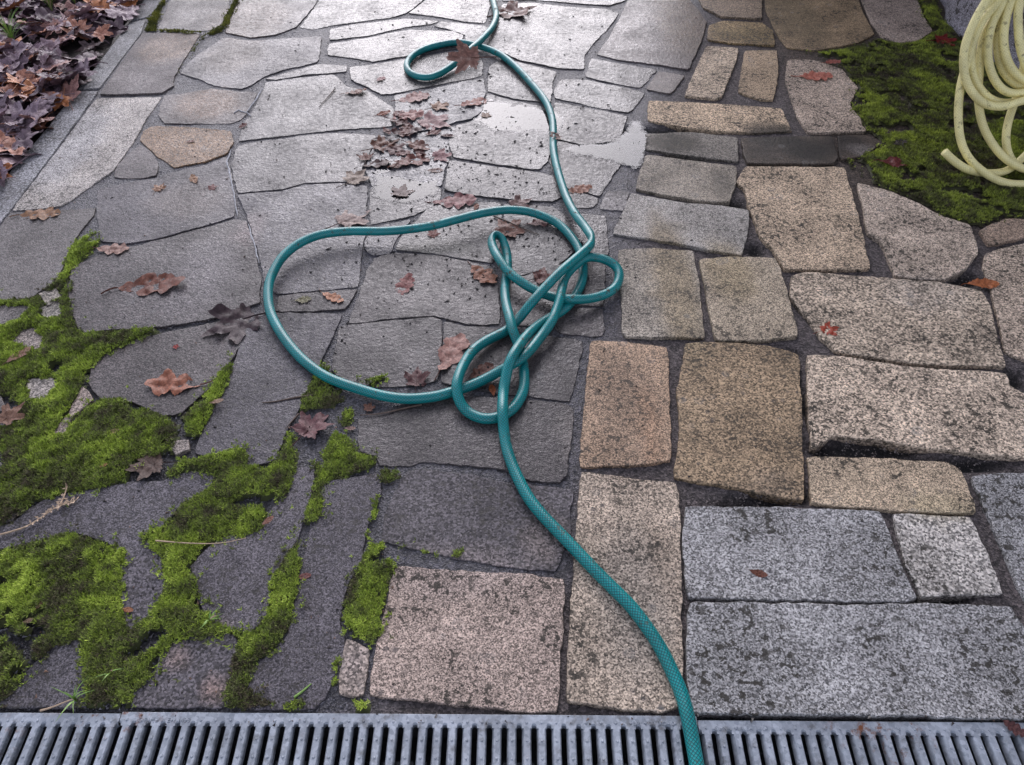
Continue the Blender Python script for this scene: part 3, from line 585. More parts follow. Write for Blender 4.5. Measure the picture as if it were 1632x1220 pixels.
def bar_mesh(length):
    w2 = (PIT-SLOT)/2; v = []; f = []
    pr = [(-w2, -0.014), (-w2+0.0012, -0.0048), (-w2+0.0030, -0.0010), (-w2+0.0040, 0.0), (w2-0.0030, 0.0), (w2-0.0020, -0.0008), (w2-0.0005, -0.0040), (w2, -0.014)]
    for y in (0, -length):
        for x, z in pr: v.append((x, y, z))
    n = len(pr)
    for i in range(n-1): f.append((i, n+i, n+i+1, i+1))
    f.append((0, n-1, 2*n-1, n)); f.append(tuple(range(n))); f.append(tuple(range(2*n-1, n-1, -1)))
    for d_ in (0.0205, 0.0500, 0.0795): stud(v, f, (0.0005, -d_, 0))
    return v, f
BARL = DEPTH-2*RAIL
def to_mesh(name, vf, smooth=True):
    me = bpy.data.meshes.new(name); me.from_pydata(vf[0], [], vf[1]); me.materials.append(M_ZINC)
    me.polygons.foreach_set('use_smooth', [True]*len(me.polygons)); me.update(); me.set_sharp_from_angle(angle=math.radians(22)); return me
BAR = to_mesh('bar', bar_mesh(BARL), False)
ang = math.atan2(dX.y, dX.x)
def grate(s0, n, z, shift, label, text):
    base = o0+dX*s0+dY*(-RAIL+shift); root = empty('drain_grate', (base.x, base.y, z)); root.rotation_euler.z = ang
    tag(root, label, 'drain grate', 'steel grates along the drain')
    for far, y in ((0, 0), (1, -BARL)):
        r = bpy.data.objects.new('edge_rail', to_mesh('edge_rail', rail_mesh(n, far))); COL.objects.link(r); r.parent = root; r.location = (0, y, 0)
    for i in range(n):
        b = bpy.data.objects.new('bar', BAR); COL.objects.link(b); b.parent = root; b.location = ((i+0.5)*PIT, 0, 0)
    for (tx, s, size) in text:
        cu = bpy.data.curves.new('lettering', 'FONT'); cu.body = tx; cu.size = size; cu.extrude = 0.0006; cu.resolution_u = 2; cu.space_character = 1.1
        to = bpy.data.objects.new('tmp', cu); COL.objects.link(to)
        bpy.context.view_layer.update()
        me = bpy.data.meshes.new_from_object(to.evaluated_get(bpy.context.evaluated_depsgraph_get())); bpy.data.objects.remove(to)
        me.materials.clear(); me.materials.append(M_ZINC)
        l = bpy.data.objects.new('raised_lettering', me); COL.objects.link(l); l.parent = root; l.location = (s, 0.0062, 0.0006)
    return root
xA = (G(195, 1135)-o0).dot(dX); xB = (G(1111, 1146)-o0).dot(dX)
nmid = int(round((xB-xA)/PIT)); PIT = (xB-xA-0.002)/nmid
BAR = to_mesh('bar', bar_mesh(BARL), False)
grate(xA-24*PIT-0.0012, 24, -0.0005, -0.0022, 'steel slotted drain grate at the left end, below the moss', [])
grate(xA+0.0008, nmid, 0.001, 0.0, 'long middle drain grate under the pink and dark paving stones', [('CIRJMU A EN 1433', 0.032, 0.0105), ('3M  100 DC 40', xB-xA-0.115, 0.0105)])
gq = (G(1300, 1149)-o0).dot(dY); 
grate(xB+0.0012, 24, -0.0035, gq+0.001, 'right-hand drain grate beside the green hose end', [('SUNIL MA EN 1433', 0.028, 0.0105)])

# ------------------------------------------------------------------ hoses
def catmull(P, step, rad=None):
    P = [Vector(p) for p in P]; P = [P[0]*2-P[1]]+P+[P[-1]*2-P[-2]]; out = []
    for i in range(1, len(P)-2):
        a, b, c, d = P[i-1:i+3]; k = max(1, int(math.ceil((c-b).length/step)))
        for j in range(k):
            t = j/k; out.append(0.5*((2*b)+(c-a)*t+(2*a-5*b+4*c-d)*t*t+(3*b-a-3*c+d)*t**3))
    out.append(P[-2]); return out
def smooth_path(P, it):
    P = [p.copy() for p in P]
    for _ in range(it):
        P = [P[0]]+[P[i]*0.5+(P[i-1]+P[i+1])*0.25 for i in range(1, len(P)-1)]+[P[-1]]
    return P
def tube(name, pts, r, mat, parent=None, seg=16, flat=None, caps=True):
    n = len(pts); v = []; f = []; uvs = []
    t0 = (pts[1]-pts[0]).normalized(); up = Vector((0, 0, 1))
    nrm = (up-t0*up.dot(t0)); nrm = nrm.normalized() if nrm.length > 1e-3 else Vector((1, 0, 0)); L = 0.0; Ls = []
    for i, p in enumerate(pts):
        t = (pts[min(i+1, n-1)]-pts[max(i-1, 0)]).normalized()
        nrm = (nrm-t*nrm.dot(t)).normalized(); bn = t.cross(nrm)
        if i: L += (p-pts[i-1]).length
        Ls.append(L)
        a, b, rot = flat(p) if flat else (1, 1, 0)
        rr = r if not callable(r) else r(i/(n-1))
        for k in range(seg):
            th = 2*math.pi*k/seg
            v.append(p+nrm*(rr*a*math.cos(th))+bn*(rr*b*math.sin(th)))
    for i in range(n-1):
        for k in range(seg):
            j = (k+1) % seg; f.append((i*seg+k, i*seg+j, (i+1)*seg+j, (i+1)*seg+k)); uvs.append((i, k))
    if caps: f.append(tuple(range(seg))[::-1]); f.append(tuple((n-1)*seg+k for k in range(seg)))
    o = mesh_obj(name, [tuple(q) for q in v], f, mat, parent)
    ul = o.data.uv_layers.new(name='UVMap'); arr = np.zeros((len(o.data.loops), 2), np.float32); li = 0
    for (i, k) in uvs:
        arr[li] = (k/seg, Ls[i]); arr[li+1] = ((k+1)/seg, Ls[i]); arr[li+2] = ((k+1)/seg, Ls[i+1]); arr[li+3] = (k/seg, Ls[i+1]); li += 4
    ul.data.foreach_set('uv', arr.ravel()); return o

R = 0.0128; g0 = R+0.0012; u1 = g0+2*R; u2 = g0+4*R
HP = [  # x, y in the photograph, height of the hose centre
 (776,-40,g0),(783,-10,g0),(788,10,g0),(791,26,g0),(784,45,g0+.004),(768,63,g0+.012),(750,79,u1),(726,101,g0+.006),(700,118,g0),(678,124,g0),(656,118,g0),(648,105,g0),
 (658,89,g0),(684,76,g0),(726,68,g0),(760,73,g0),(793,85,g0),(820,105,g0),(850,137,g0),(870,163,g0),(880,189,g0),(882,212,g0),(882,237,g0),(887,265,g0),(896,296,g0+.004),
 (905,320,g0+.012),(917,342,g0+.024),(933,363,u1+.004),(942,377,u1+.014),(942,389,u1+.020),(926,405,u2),(897,430,u2+.002),(873,454,u2-.006),(847,483,u1+.006),(828,507,g0+.006),(806,528,g0),(778,542,g0+.004),(755,558,g0+.012),
 (738,583,g0+.020),(728,612,u1+.002),(731,637,g0+.014),(743,655,g0+.002),(763,666,g0),(782,668,g0),(800,663,g0),(816,653,g0),(828,637,g0),(835,618,g0),(835,592,g0),(832,570,g0),(826,549,g0+.006),
 (818,529,u1-.004),(812,506,u1),(806,481,g0+.012),(805,458,g0),(808,436,g0),(809,414,g0+.002),(806,397,g0+.008),(801,382,g0+.018),(793,374,g0+.024),(786,375,g0+.026),(783,384,g0+.026),(787,398,g0+.026),(796,414,u1+.004),
 (810,433,u1),(828,448,g0+.020),(847,460,g0+.012),(867,469,g0+.008),(886,475,g0+.010),(906,477,u1-.004),(936,477,g0+.014),(963,470,g0+.006),(981,458,g0+.004),(987,442,g0+.008),(984,428,g0+.012),(971,417,g0+.018),(952,411,u1-.004),
 (934,411,u1+.002),(916,424,u1),(902,440,u1-.002),(896,458,u1+.002),(893,473,u1+.006),(888,491,u1+.002),(879,513,u1),(867,530,g0+.018),(857,543,g0+.018),(845,558,u1-.003),(829,573,u1),(800,590,g0+.010),(778,602,g0+.002),(755,613,g0),
 (733,621,g0),(710,628,g0),(689,633,g0),(649,636,g0),(610,631,g0),(571,620,g0),(531,606,g0),(503,590,g0),(474,565,g0+.002),(447,530,g0+.004),(430,494,g0+.006),(428,457,g0+.010),(437,431,g0+.014),(452,408,g0+.018),
 (479,387,g0+.022),(513,374,g0+.024),(557,369,g0+.022),(610,369,g0+.022),(649,366,g0+.026),(690,360,g0+.030),(729,350,g0+.032),(769,340,g0+.030),(808,335,g0+.024),(838,337,g0+.016),(863,344,g0+.008),(888,356,g0+.002),(908,375,g0),
 (922,396,g0),(929,418,g0),(929,442,g0),(922,463,g0),(909,483,g0),(894,497,g0),(868,512,g0+.002),(848,527,g0+.016),(834,542,u1+.004),(822,559,u2-.002),(812,578,u2-.004),(806,602,u1+.004),(802,628,g0+.018),(801,657,u1),
 (803,686,g0+.010),(807,712,g0+.002),(814,735,g0),(826,763,g0),(842,793,g0),(864,821,g0),(891,849,g0),(918,877,g0),(945,906,g0),(974,935,g0),(1005,966,g0),(1031,1000,g0),(1052,1032,g0),(1070,1068,g0),(1086,1105,g0),(1095,1138,g0+.002),(1103,1178,g0),(1111,1222,g0),(1120,1275,g0)]
hp = smooth_path(catmull([G(x, y, z) for x, y, z in HP], 0.006), 6)
kinkA, kinkB = G(943, 383, u1+.016), G(789, 374, g0+.025)
def hflat(p):
    f = max(math.exp(-((p-kinkA).length/0.022)**2)*0.6, math.exp(-((p-kinkB).length/0.03)**2))
    return (1+0.15*f, 1-0.42*f, 0)
hose = tube('garden_hose', hp, R, M_HOSE, None, 18, hflat)
tag(hose, 'long teal green garden hose lying in loops across the wet paving', 'hose')

# cream hose: coil hanging from a peg, its lower loops resting on the moss
YB = G(1606, 296, 0.014).y; LEAN = 0.55; RC = 0.0122
def K(px, py, off):
    """view line meets the plane in which the coil leans against the pillar"""
    u = (px-CX)/FPX; v = (py-CY)/FPX; d = Vector((u, cp-v*sp, -(sp+v*cp)))
    t = (YB+off+LEAN*H)/(d.y-LEAN*d.z); return Vector((0, 0, H))+d*t
CL = [([(1595,0),(1578,17),(1563,36),(1553,60),(1544,91),(1534,122),(1529,150),(1527,185),(1529,214),(1535,238),(1547,257),(1564,272),(1585,286),(1606,294),(1632,297)], 0.0),
      ([(1591,18),(1573,43),(1564,71),(1561,114),(1559,142),(1559,160),(1561,175),(1564,194),(1574,218),(1589,240),(1606,257),(1628,268),(1645,272)], 0.03),
      ([(1573,0),(1561,18),(1549,43),(1540,64),(1536,85),(1535,107),(1539,128),(1547,145),(1556,156),(1565,164),(1578,170),(1599,171),(1620,166),(1636,159)], -0.03),
      ([(1599,7),(1585,28),(1576,57),(1574,92),(1581,121),(1595,142),(1611,150),(1632,149),(1650,143)], -0.005),
      ([(1609,0),(1599,18),(1591,50),(1589,78),(1595,107),(1606,125),(1622,136),(1640,140)], 0.022),
      ([(1626,0),(1623,28),(1624,64),(1630,92),(1640,112),(1655,122)], -0.032),
      ([(1640,60),(1632,110),(1622,150),(1612,177),(1604,205),(1603,232),(1609,252),(1622,266),(1640,272)], 0.055)]
CL += [([(x+dx, y+dy) for x, y in CL[i][0]], o_) for i, dx, dy, o_ in ((4, 10, -9, -.018), (2, 12, -6, .012))]
peg = Vector((1.80, 0, 0)); peg.z = 1.02; peg.y = YB+LEAN*peg.z
cpts = []
for li, (pp, off) in enumerate(CL):
    L_ = [K(x, y, off) for x, y in pp]
    for q in L_: q.z = max(q.z, RC+0.004)
    b = L_[-1]; xc = max(peg.x-0.02, b.x+0.02)
    topz = peg.z+0.02+0.012*(li % 3); spread = 0.014*li-0.06
    up = Vector((peg.x+0.0, peg.y+spread*0.6, topz))
    # right half of the loop mirrors the left one about the peg line
    mir = []
    for q in L_[::-1][1::2]:
        x = 2*xc-q.x
        mir.append(Vector((x, q.y, q.z)))
    lead = L_[0]; a = up.lerp(lead, 0.55); a.x -= 0.05
    cpts += [up, a]+L_+mir
    c_ = mir[-1].lerp(up, 0.45); c_.x += 0.05; cpts.append(c_)
cpts.append(peg+Vector((0, 0.05, 0.03)))
cp_ = smooth_path(catmull(cpts, 0.012), 10)
EN = smooth_path(catmull([K(1505,242,-.02), K(1518,255,-.02), K(1535,267,-.02), K(1554,274,.02), K(1571,276,.035), K(1592,276,.05), K(1611,269,.07), K(1628,254,.09), K(1650,230,.1), K(1680,180,.1), K(1690,60,.08), peg+Vector((0.02,.06,.03))], 0.01), 6)
for q in EN+cp_: q.z = max(q.z, RC+0.003)
coil = empty('hose_coil', (peg.x, YB, 0)); tag(coil, 'cream coloured garden hose hanging in a coil over the mossy corner', 'hose')
def par(o, p):
    o.parent = p; o.matrix_parent_inverse = Matrix.Translation(-Vector(p.location)); return o
par(tube('loops', cp_, RC, M_CREAM, None, 14), coil); par(tube('free_end', EN, RC, M_CREAM, None, 14), coil)

# rough stone pillar that carries the peg
def rock(name, outline, hgt, mat, col, rings=14):
    P = W(outline)
    if area2(P) < 0: P = P[::-1]
    P = resample(soften(resample(P, 0.1), .4), 0.035); n = len(P); cx = sum(p[0] for p in P)/n; cy = sum(p[1] for p in P)/n
    v = []; f = []; c = []
    for r in range(rings+1):
        z = -0.05+(hgt+0.05)*r/rings; s_ = 1-0.10*(r/rings)
        for p in P:
            q = Vector((cx+(p[0]-cx)*s_, cy+(p[1]-cy)*s_, z)); d = Vector((p[0]-cx, p[1]-cy, 0)).normalized()
            k = 0.035*noise.noise(q*4)+0.018*noise.noise(q*11)+0.008*noise.noise(q*30)
            q += d*k; v.append(tuple(q)); c.append((*col, .1))
    for r in range(rings):
        for i in range(n): j = (i+1) % n; f.append((r*n+i, r*n+j, (r+1)*n+j, (r+1)*n+i))
    f.append(tuple(rings*n+i for i in range(n)))
    return mesh_obj(name, v, f, mat, None, True, (cx, cy, 0), c)
pil = rock('stone_pillar', [(1470,-60),(1500,10),(1512,38),(1530,58),(1590,108),(1660,128),(1760,110),(1760,-60)], 1.35, M_STONE, (0.27,.25,.27), 36)
tag(pil, 'rough grey stone pillar standing behind the cream hose coil', 'pillar')
pegpts = [Vector((peg.x, peg.y-0.04, peg.z-0.035+0.03)), Vector((peg.x, peg.y-0.03, peg.z-0.035)), Vector((peg.x, peg.y+0.2, peg.z-0.04)), Vector((peg.x, peg.y+0.55, peg.z-0.045))]
tag(tube('iron_peg', pegpts, 0.012, M_IRON, None, 10), 'iron peg in the stone pillar holding the hose coil', 'peg')

# ------------------------------------------------------------------ the house whose corner the puddle mirrors
M_PLASTER = simple('house_plaster', (0.20, 0.17, 0.145), 0.9, 8, 0.25, 0.4, 0.004); M_ROOF = simple('roof_tile', (0.12, 0.06, 0.045), 0.8, 12, 0.3, 0.4, 0.01)
M_WOOD = simple('door_wood', (0.09, 0.05, 0.03), 0.6, 30, 0.3, 0.3, 0.002); M_GLASS = simple('window_glass', (0.03, 0.035, 0.04), 0.08, 5, 0.1, 0.0, 0.001)
def box(name, a, b, mat, parent=None):
    v = [(x, y, z) for z in (a[2], b[2]) for y in (a[1], b[1]) for x in (a[0], b[0])]
    o = mesh_obj(name, v, [(0, 2, 3, 1), (4, 5, 7, 6), (0, 1, 5, 4), (2, 6, 7, 3), (0, 4, 6, 2), (1, 3, 7, 5)], mat, None, False)
    return par(o, parent) if parent else o
hx, hy = 0.96, 5.0
house = empty('house', (hx, hy, 0)); tag(house, 'plastered house beyond the far right of the yard', 'house')
box('wall', (hx, hy, -0.3), (hx+7, hy+5, 5.2), M_PLASTER, house)
box('plinth', (hx-0.03, hy-0.03, -0.3), (hx+7.03, hy-0.002, 0.35), M_CHANNEL, house)
for wx in (1.2, 4.4):
    f_ = box('window', (hx+wx, hy-0.04, 2.9), (hx+wx+1.1, hy-0.003, 4.2), M_WOOD, house)
    g_ = box('pane', (hx+wx+0.08, hy-0.05, 2.98), (hx+wx+1.02, hy-0.042, 4.12), M_GLASS); g_.parent = f_; g_.matrix_parent_inverse = Matrix.Translation(-house.location)
box('door', (hx+2.7, hy-0.05, 0.0), (hx+3.6, hy-0.003, 2.1), M_WOOD, house)
rv = [(hx-.4, hy-.5, 5.1), (hx+7.4, hy-.5, 5.1), (hx+7.4, hy+2.5, 6.9), (hx-.4, hy+2.5, 6.9), (hx-.4, hy+5.5, 5.1), (hx+7.4, hy+5.5, 5.1)]
rv += [(x, y, z+.14) for x, y, z in rv]
par(mesh_obj('roof', rv, [(0, 3, 2, 1), (3, 4, 5, 2), (6, 7, 8, 9), (9, 8, 11, 10), (0, 1, 7, 6), (4, 10, 11, 5), (0, 6, 9, 3), (3, 9, 10, 4), (1, 2, 8, 7), (2, 5, 11, 8)], M_ROOF, None, False), house)

house.rotation_euler.z = math.radians(-17)
# ------------------------------------------------------------------ moss
LEFTM = [
 [(-25,480),(48,478),(62,467),(88,453),(101,427),(112,394),(135,378),(156,370),(158,388),(147,402),(117,427),(110,455),(114,495),(130,532),(184,527),(246,521),(248,530),(190,556),(150,580),(137,600),(135,620),(118,645),(90,690),(100,690),(118,670),(140,650),(163,637),(195,635),(225,645),(240,655),(275,668),(287,680),(283,700),(270,718),(255,728),(215,735),(205,762),(170,782),(135,783),(100,790),(60,800),(35,815),(15,830),(0,838),(-25,845),(-25,770),(3,745),(0,720),(-25,700)],
 [(338,615),(345,600),(368,575),(378,566),(373,590),(354,625),(345,650),(325,690),(300,697),(292,690),(293,665)],
 [(255,765),(290,735),(330,727),(365,718),(385,712),(400,725),(400,742),(440,738),(455,712),(460,690),(468,690),(470,715),(476,745),(467,780),(455,800),(435,825),(415,850),(390,862),(360,864),(330,872),(300,905),(315,920),(322,950),(345,990),(390,1000),(400,1005),(385,1020),(360,1015),(310,1018),(280,1030),(255,1045),(250,1050),(257,1072),(240,1090),(220,1105),(215,1125),(150,1128),(133,1120),(130,1065),(123,1022),(100,1028),(80,1042),(45,1078),(10,1120),(-25,1128),(-25,875),(0,880),(45,866),(115,847),(140,855),(172,866),(205,875),(198,905),(195,960),(207,1000),(235,985),(248,960),(262,925),(255,890),(228,862),(235,845),(262,838),(290,803),(342,772),(346,757),(305,750),(280,762)],
 [(502,750),(512,725),(528,690),(535,685),(545,690),(560,702),(570,722),(600,728),(602,740),(575,757),(535,765),(522,780),(515,820),(492,860),(474,880),(487,895),(480,930),(470,975),(466,1005),(440,1038),(410,1057),(400,1070),(405,1095),(420,1110),(450,1122),(490,1126),(485,1133),(360,1133),(355,1120),(362,1085),(372,1040),(385,1010),(405,1003),(425,978),(427,930),(440,910),(470,862),(492,800)],
 [(590,865),(625,870),(690,878),(735,885),(738,892),(690,888),(645,884),(628,900),(618,950),(607,1005),(596,1035),(570,1022),(545,1000),(540,985),(555,930),(575,890)],
 [(490,620),(508,588),(518,578),(530,588),(526,606),(550,640),(530,650),(500,655),(475,662),(478,640)],[(540,660),(565,650),(565,668),(551,680)],[(568,610),(620,595),(622,603),(590,619)],
 [(596,798),(607,788),(602,830),(589,868),(580,862),(590,820)],[(534,1048),(545,1050),(540,1090),(524,1108)],[(605,745),(640,745),(630,765),(608,775),(602,760)],[(655,878),(685,880),(685,888),(655,888)],[(720,878),(738,880),(736,892),(722,892)],
 [(455,1122),(480,1110),(500,1122),(470,1132)],[(560,1115),(590,1116),(588,1133),(562,1133)]]
BARE = [[(60,493),(95,481),(98,504),(76,507)],[(18,546),(31,529),(61,523),(70,540),(60,557),(41,552)],[(45,606),(80,601),(92,611),(71,640),(47,635)],[(-25,489),(47,489),(30,510),(-25,526)],[(63,469),(89,461),(97,475),(76,489)],[(-25,628),(20,632),(35,655),(10,680),(-25,680)]]
RIGHTM = [[(1290,84),(1340,80),(1400,63),(1432,71),(1462,67),(1487,50),(1474,30),(1456,-25),(1482,-25),(1500,30),(1525,55),(1560,90),(1640,130),(1700,140),(1700,345),(1600,345),(1560,358),(1540,357),(1500,342),(1470,322),(1420,303),(1370,274),(1350,256),(1375,249),(1410,232),(1405,222),(1382,205),(1356,168),(1370,140),(1345,110),(1318,95)]]
RBARE = []
TOPM = [[(268,-5),(262,-5),(242,22),(229,50),(250,51),(254,30)],[(352,40),(366,10),(378,-10),(382,0),(372,25),(362,48),(330,58),(300,92),(285,118),(296,95),(320,60)],[(250,47),(330,52),(320,55),(252,51)]]
def moss(name, polys, bare, dens, hgt, pal, label, seed, hol=0.72):
    rg = np.random.default_rng(seed); PX = []; PY = []; ED = []
    bw = [W(b) for b in bare]
    for P in polys:
        Q = W(P); x0, x1 = min(p[0] for p in Q), max(p[0] for p in Q); y0, y1 = min(p[1] for p in Q), max(p[1] for p in Q)
        n = int((x1-x0)*(y1-y0)*dens); x = rg.uniform(x0, x1, n); y = rg.uniform(y0, y1, n)
        xj = x+0.008*vnoise(x, y, 45, seed)+0.004*vnoise(x, y, 130, seed+1); yj = y+0.008*vnoise(x, y, 45, seed+2)+0.004*vnoise(x, y, 130, seed+3)
        ok = inside(Q, xj, yj) & (edge_dist(Q, x, y) > 0.004*(1+vnoise(x, y, 35, seed+13)))
        ok &= (vnoise(x, y, 17, seed+15)+0.5*vnoise(x, y, 48, seed+16)) < hol
        stray = (~ok) & (rg.random(n) < 0.45*np.exp(-edge_dist(Q, x, y)/0.006)) & (vnoise(x, y, 60, seed+11) > 0.1); ok |= stray
        for b in bw: ok &= ~inside(b, xj, yj)
        x, y = x[ok], y[ok]; e = edge_dist(Q, x, y)
        for b in bw: e = np.minimum(e, edge_dist(b, x, y))
        thin = vnoise(x, y, 28, seed+7)+0.6*vnoise(x, y, 70, seed+8)
        ok = rg.random(len(x)) < np.clip(0.55+e/0.012+0.35*thin, 0.10, 1)
        PX.append(x[ok]); PY.append(y[ok]); ED.append(e[ok])
    x = np.concatenate(PX); y = np.concatenate(PY); e = np.concatenate(ED); n = len(x)
    cush = np.clip(e/0.03, 0, 1)**0.6
    zb = hgt*cush*(0.65+0.55*vnoise(x, y, 22, seed+4)+0.40*vnoise(x, y, 75, seed+5))
    B = 5; V = np.zeros((n, B*3, 3)); C = np.ones((n, B*3, 4))
    tone = 0.5+0.40*vnoise(x, y, 11, seed+6)+0.30*vnoise(x, y, 40, seed+9)+rg.normal(0, .17, n); tone = np.clip(tone, 0, 1)
    pal = np.array(pal); k = tone*(len(pal)-1); i0 = np.clip(k.astype(int), 0, len(pal)-2); fr = (k-i0)[:, None]
    cc = pal[i0]*(1-fr)+pal[i0+1]*fr
    for b in range(B):
        a = rg.uniform(0, 2*np.pi, n); el = rg.uniform(0.15, 1.25, n); L = rg.uniform(0.0042, 0.0090, n)*(0.7+0.5*cush)
        dx, dy, dz = np.cos(a)*np.cos(el), np.sin(a)*np.cos(el), np.sin(el); px_, py_ = -np.sin(a), np.cos(a)
        wd = rg.uniform(0.0010, 0.0018, n); ox, oy = rg.normal(0, .0012, n), rg.normal(0, .0012, n)
        bx, by, bz = x+ox, y+oy, zb+0.0005
        V[:, b*3] = np.stack([bx+px_*wd, by+py_*wd, bz], 1); V[:, b*3+1] = np.stack([bx-px_*wd, by-py_*wd, bz], 1)
        V[:, b*3+2] = np.stack([bx+dx*L, by+dy*L, bz+dz*L+0.001], 1)
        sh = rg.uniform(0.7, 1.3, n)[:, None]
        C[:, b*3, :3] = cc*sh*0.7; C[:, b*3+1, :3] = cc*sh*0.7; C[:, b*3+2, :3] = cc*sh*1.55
    F = np.arange(n*B*3).reshape(-1, 3)
    me = bpy.data.meshes.new(name); nv = n*B*3
    me.vertices.add(nv); me.vertices.foreach_set('co', V.reshape(-1))
    me.loops.add(nv); me.loops.foreach_set('vertex_index', F.ravel())
    me.polygons.add(len(F)); me.polygons.foreach_set('loop_start', np.arange(0, nv, 3)); me.polygons.foreach_set('loop_total', np.full(len(F), 3))
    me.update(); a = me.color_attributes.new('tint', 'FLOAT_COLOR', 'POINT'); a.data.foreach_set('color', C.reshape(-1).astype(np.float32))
    me.materials.append(M_MOSS); o = bpy.data.objects.new(name, me); COL.objects.link(o)
    tag(o, label, 'moss', kind='stuff')
    # soil-brown cushion under the shoots
    gs_ = 0.009; vv = []; ff = []; idx = {}; cells = set(zip(np.floor(x/gs_).astype(int).tolist(), np.floor(y/gs_).astype(int).tolist()))
    hz = {}
    for X, Y, Z in zip(x, y, zb): kx_ = (int(round(X/gs_)), int(round(Y/gs_))); hz[kx_] = max(hz.get(kx_, -1), Z)
    cl = []
    for (i, j) in cells:
        q = []
        for (a_, b_) in ((i, j), (i+1, j), (i+1, j+1), (i, j+1)):
            if (a_, b_) not in idx:
                idx[(a_, b_)] = len(vv); full = all((a_+s_, b_+t_) in cells for s_ in (-1, 0) for t_ in (-1, 0))
                vv.append((a_*gs_+0.003*nz(a_, b_, 0.7), b_*gs_+0.003*nz(a_, b_, .7, 4), (hz.get((a_, b_), 0.0)-0.0015) if full else -0.006))
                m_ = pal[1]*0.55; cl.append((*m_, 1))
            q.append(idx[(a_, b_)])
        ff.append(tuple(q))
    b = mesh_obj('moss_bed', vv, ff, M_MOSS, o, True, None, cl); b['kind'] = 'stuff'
    return o
moss('moss', LEFTM, BARE, 95000, 0.011, [(0.080,.064,.042),(0.105,.120,.040),(0.18,.235,.042),(0.27,.35,.046),(0.42,.51,.09)], 'bright green moss cushions spreading over the lower left stones', 3)
moss('moss', RIGHTM, RBARE, 70000, 0.007, [(0.045,.032,.026),(0.070,.068,.028),(0.12,.140,.030),(0.20,.24,.035),(0.31,.36,.05)], 'dark olive moss bank under the cream hose coil', 5, 0.46)
moss('moss', TOPM, [], 60000, 0.006, [(0.05,.05,.015),(0.09,.10,.015),(0.16,.16,.02),(0.2,.2,.03)], 'thin yellowish moss in the joints beside the kerb', 8)

# ------------------------------------------------------------------ leaves
def oak_outline(lobes, fat, rg):
    sd_ = int(rg[0]*1000); n = 60; out = [[], []]
    for q in (0, 1):
        for i in range(n+1):
            t = i/n; env = (math.sin(math.pi*min(1, t*0.97+0.015))**0.7)*(0.62+0.5*t)*fat
            ph = 2*math.pi*lobes*(t+0.05*float(vnoise(t, q*3.1, 5, sd_)))+rg[q]
            wv = 1.0 if lobes == 0 else 0.74+0.26*math.cos(ph)*(0.6+0.6*abs(float(vnoise(t, q*1.7, 4, sd_+3))))
            wv *= 1+0.13*float(vnoise(t, q+5.0, 22, sd_+1))+0.07*float(vnoise(t, q+9.0, 60, sd_+2))
            x = t-0.5+(0.0 if lobes == 0 else 0.035*math.sin(ph)*math.sin(math.pi*t))
            out[q].append((x, (1-2*q)*env*wv))
    return out[0]+out[1][::-1][1:-1]
def maple_outline(w, rg):
    lob = [(0, 1.0), (52, .88), (-52, .9), (112, .55), (-112, .55)]; out = []
    for d in range(-172, 173, 4):
        r = 0.34
        for a, L in lob:
            q = abs(d-a)
            if q < w: r = max(r, 0.34+(L-0.34)*(1-q/w)**0.85)
        r *= 1+0.085*math.cos(math.radians(d)*17+rg[0])+0.03*math.cos(math.radians(d)*31)
        out.append((r*math.cos(math.radians(d))*0.62-0.12, r*math.sin(math.radians(d))*0.62))
    return out[::-1] if area2(out) < 0 else out
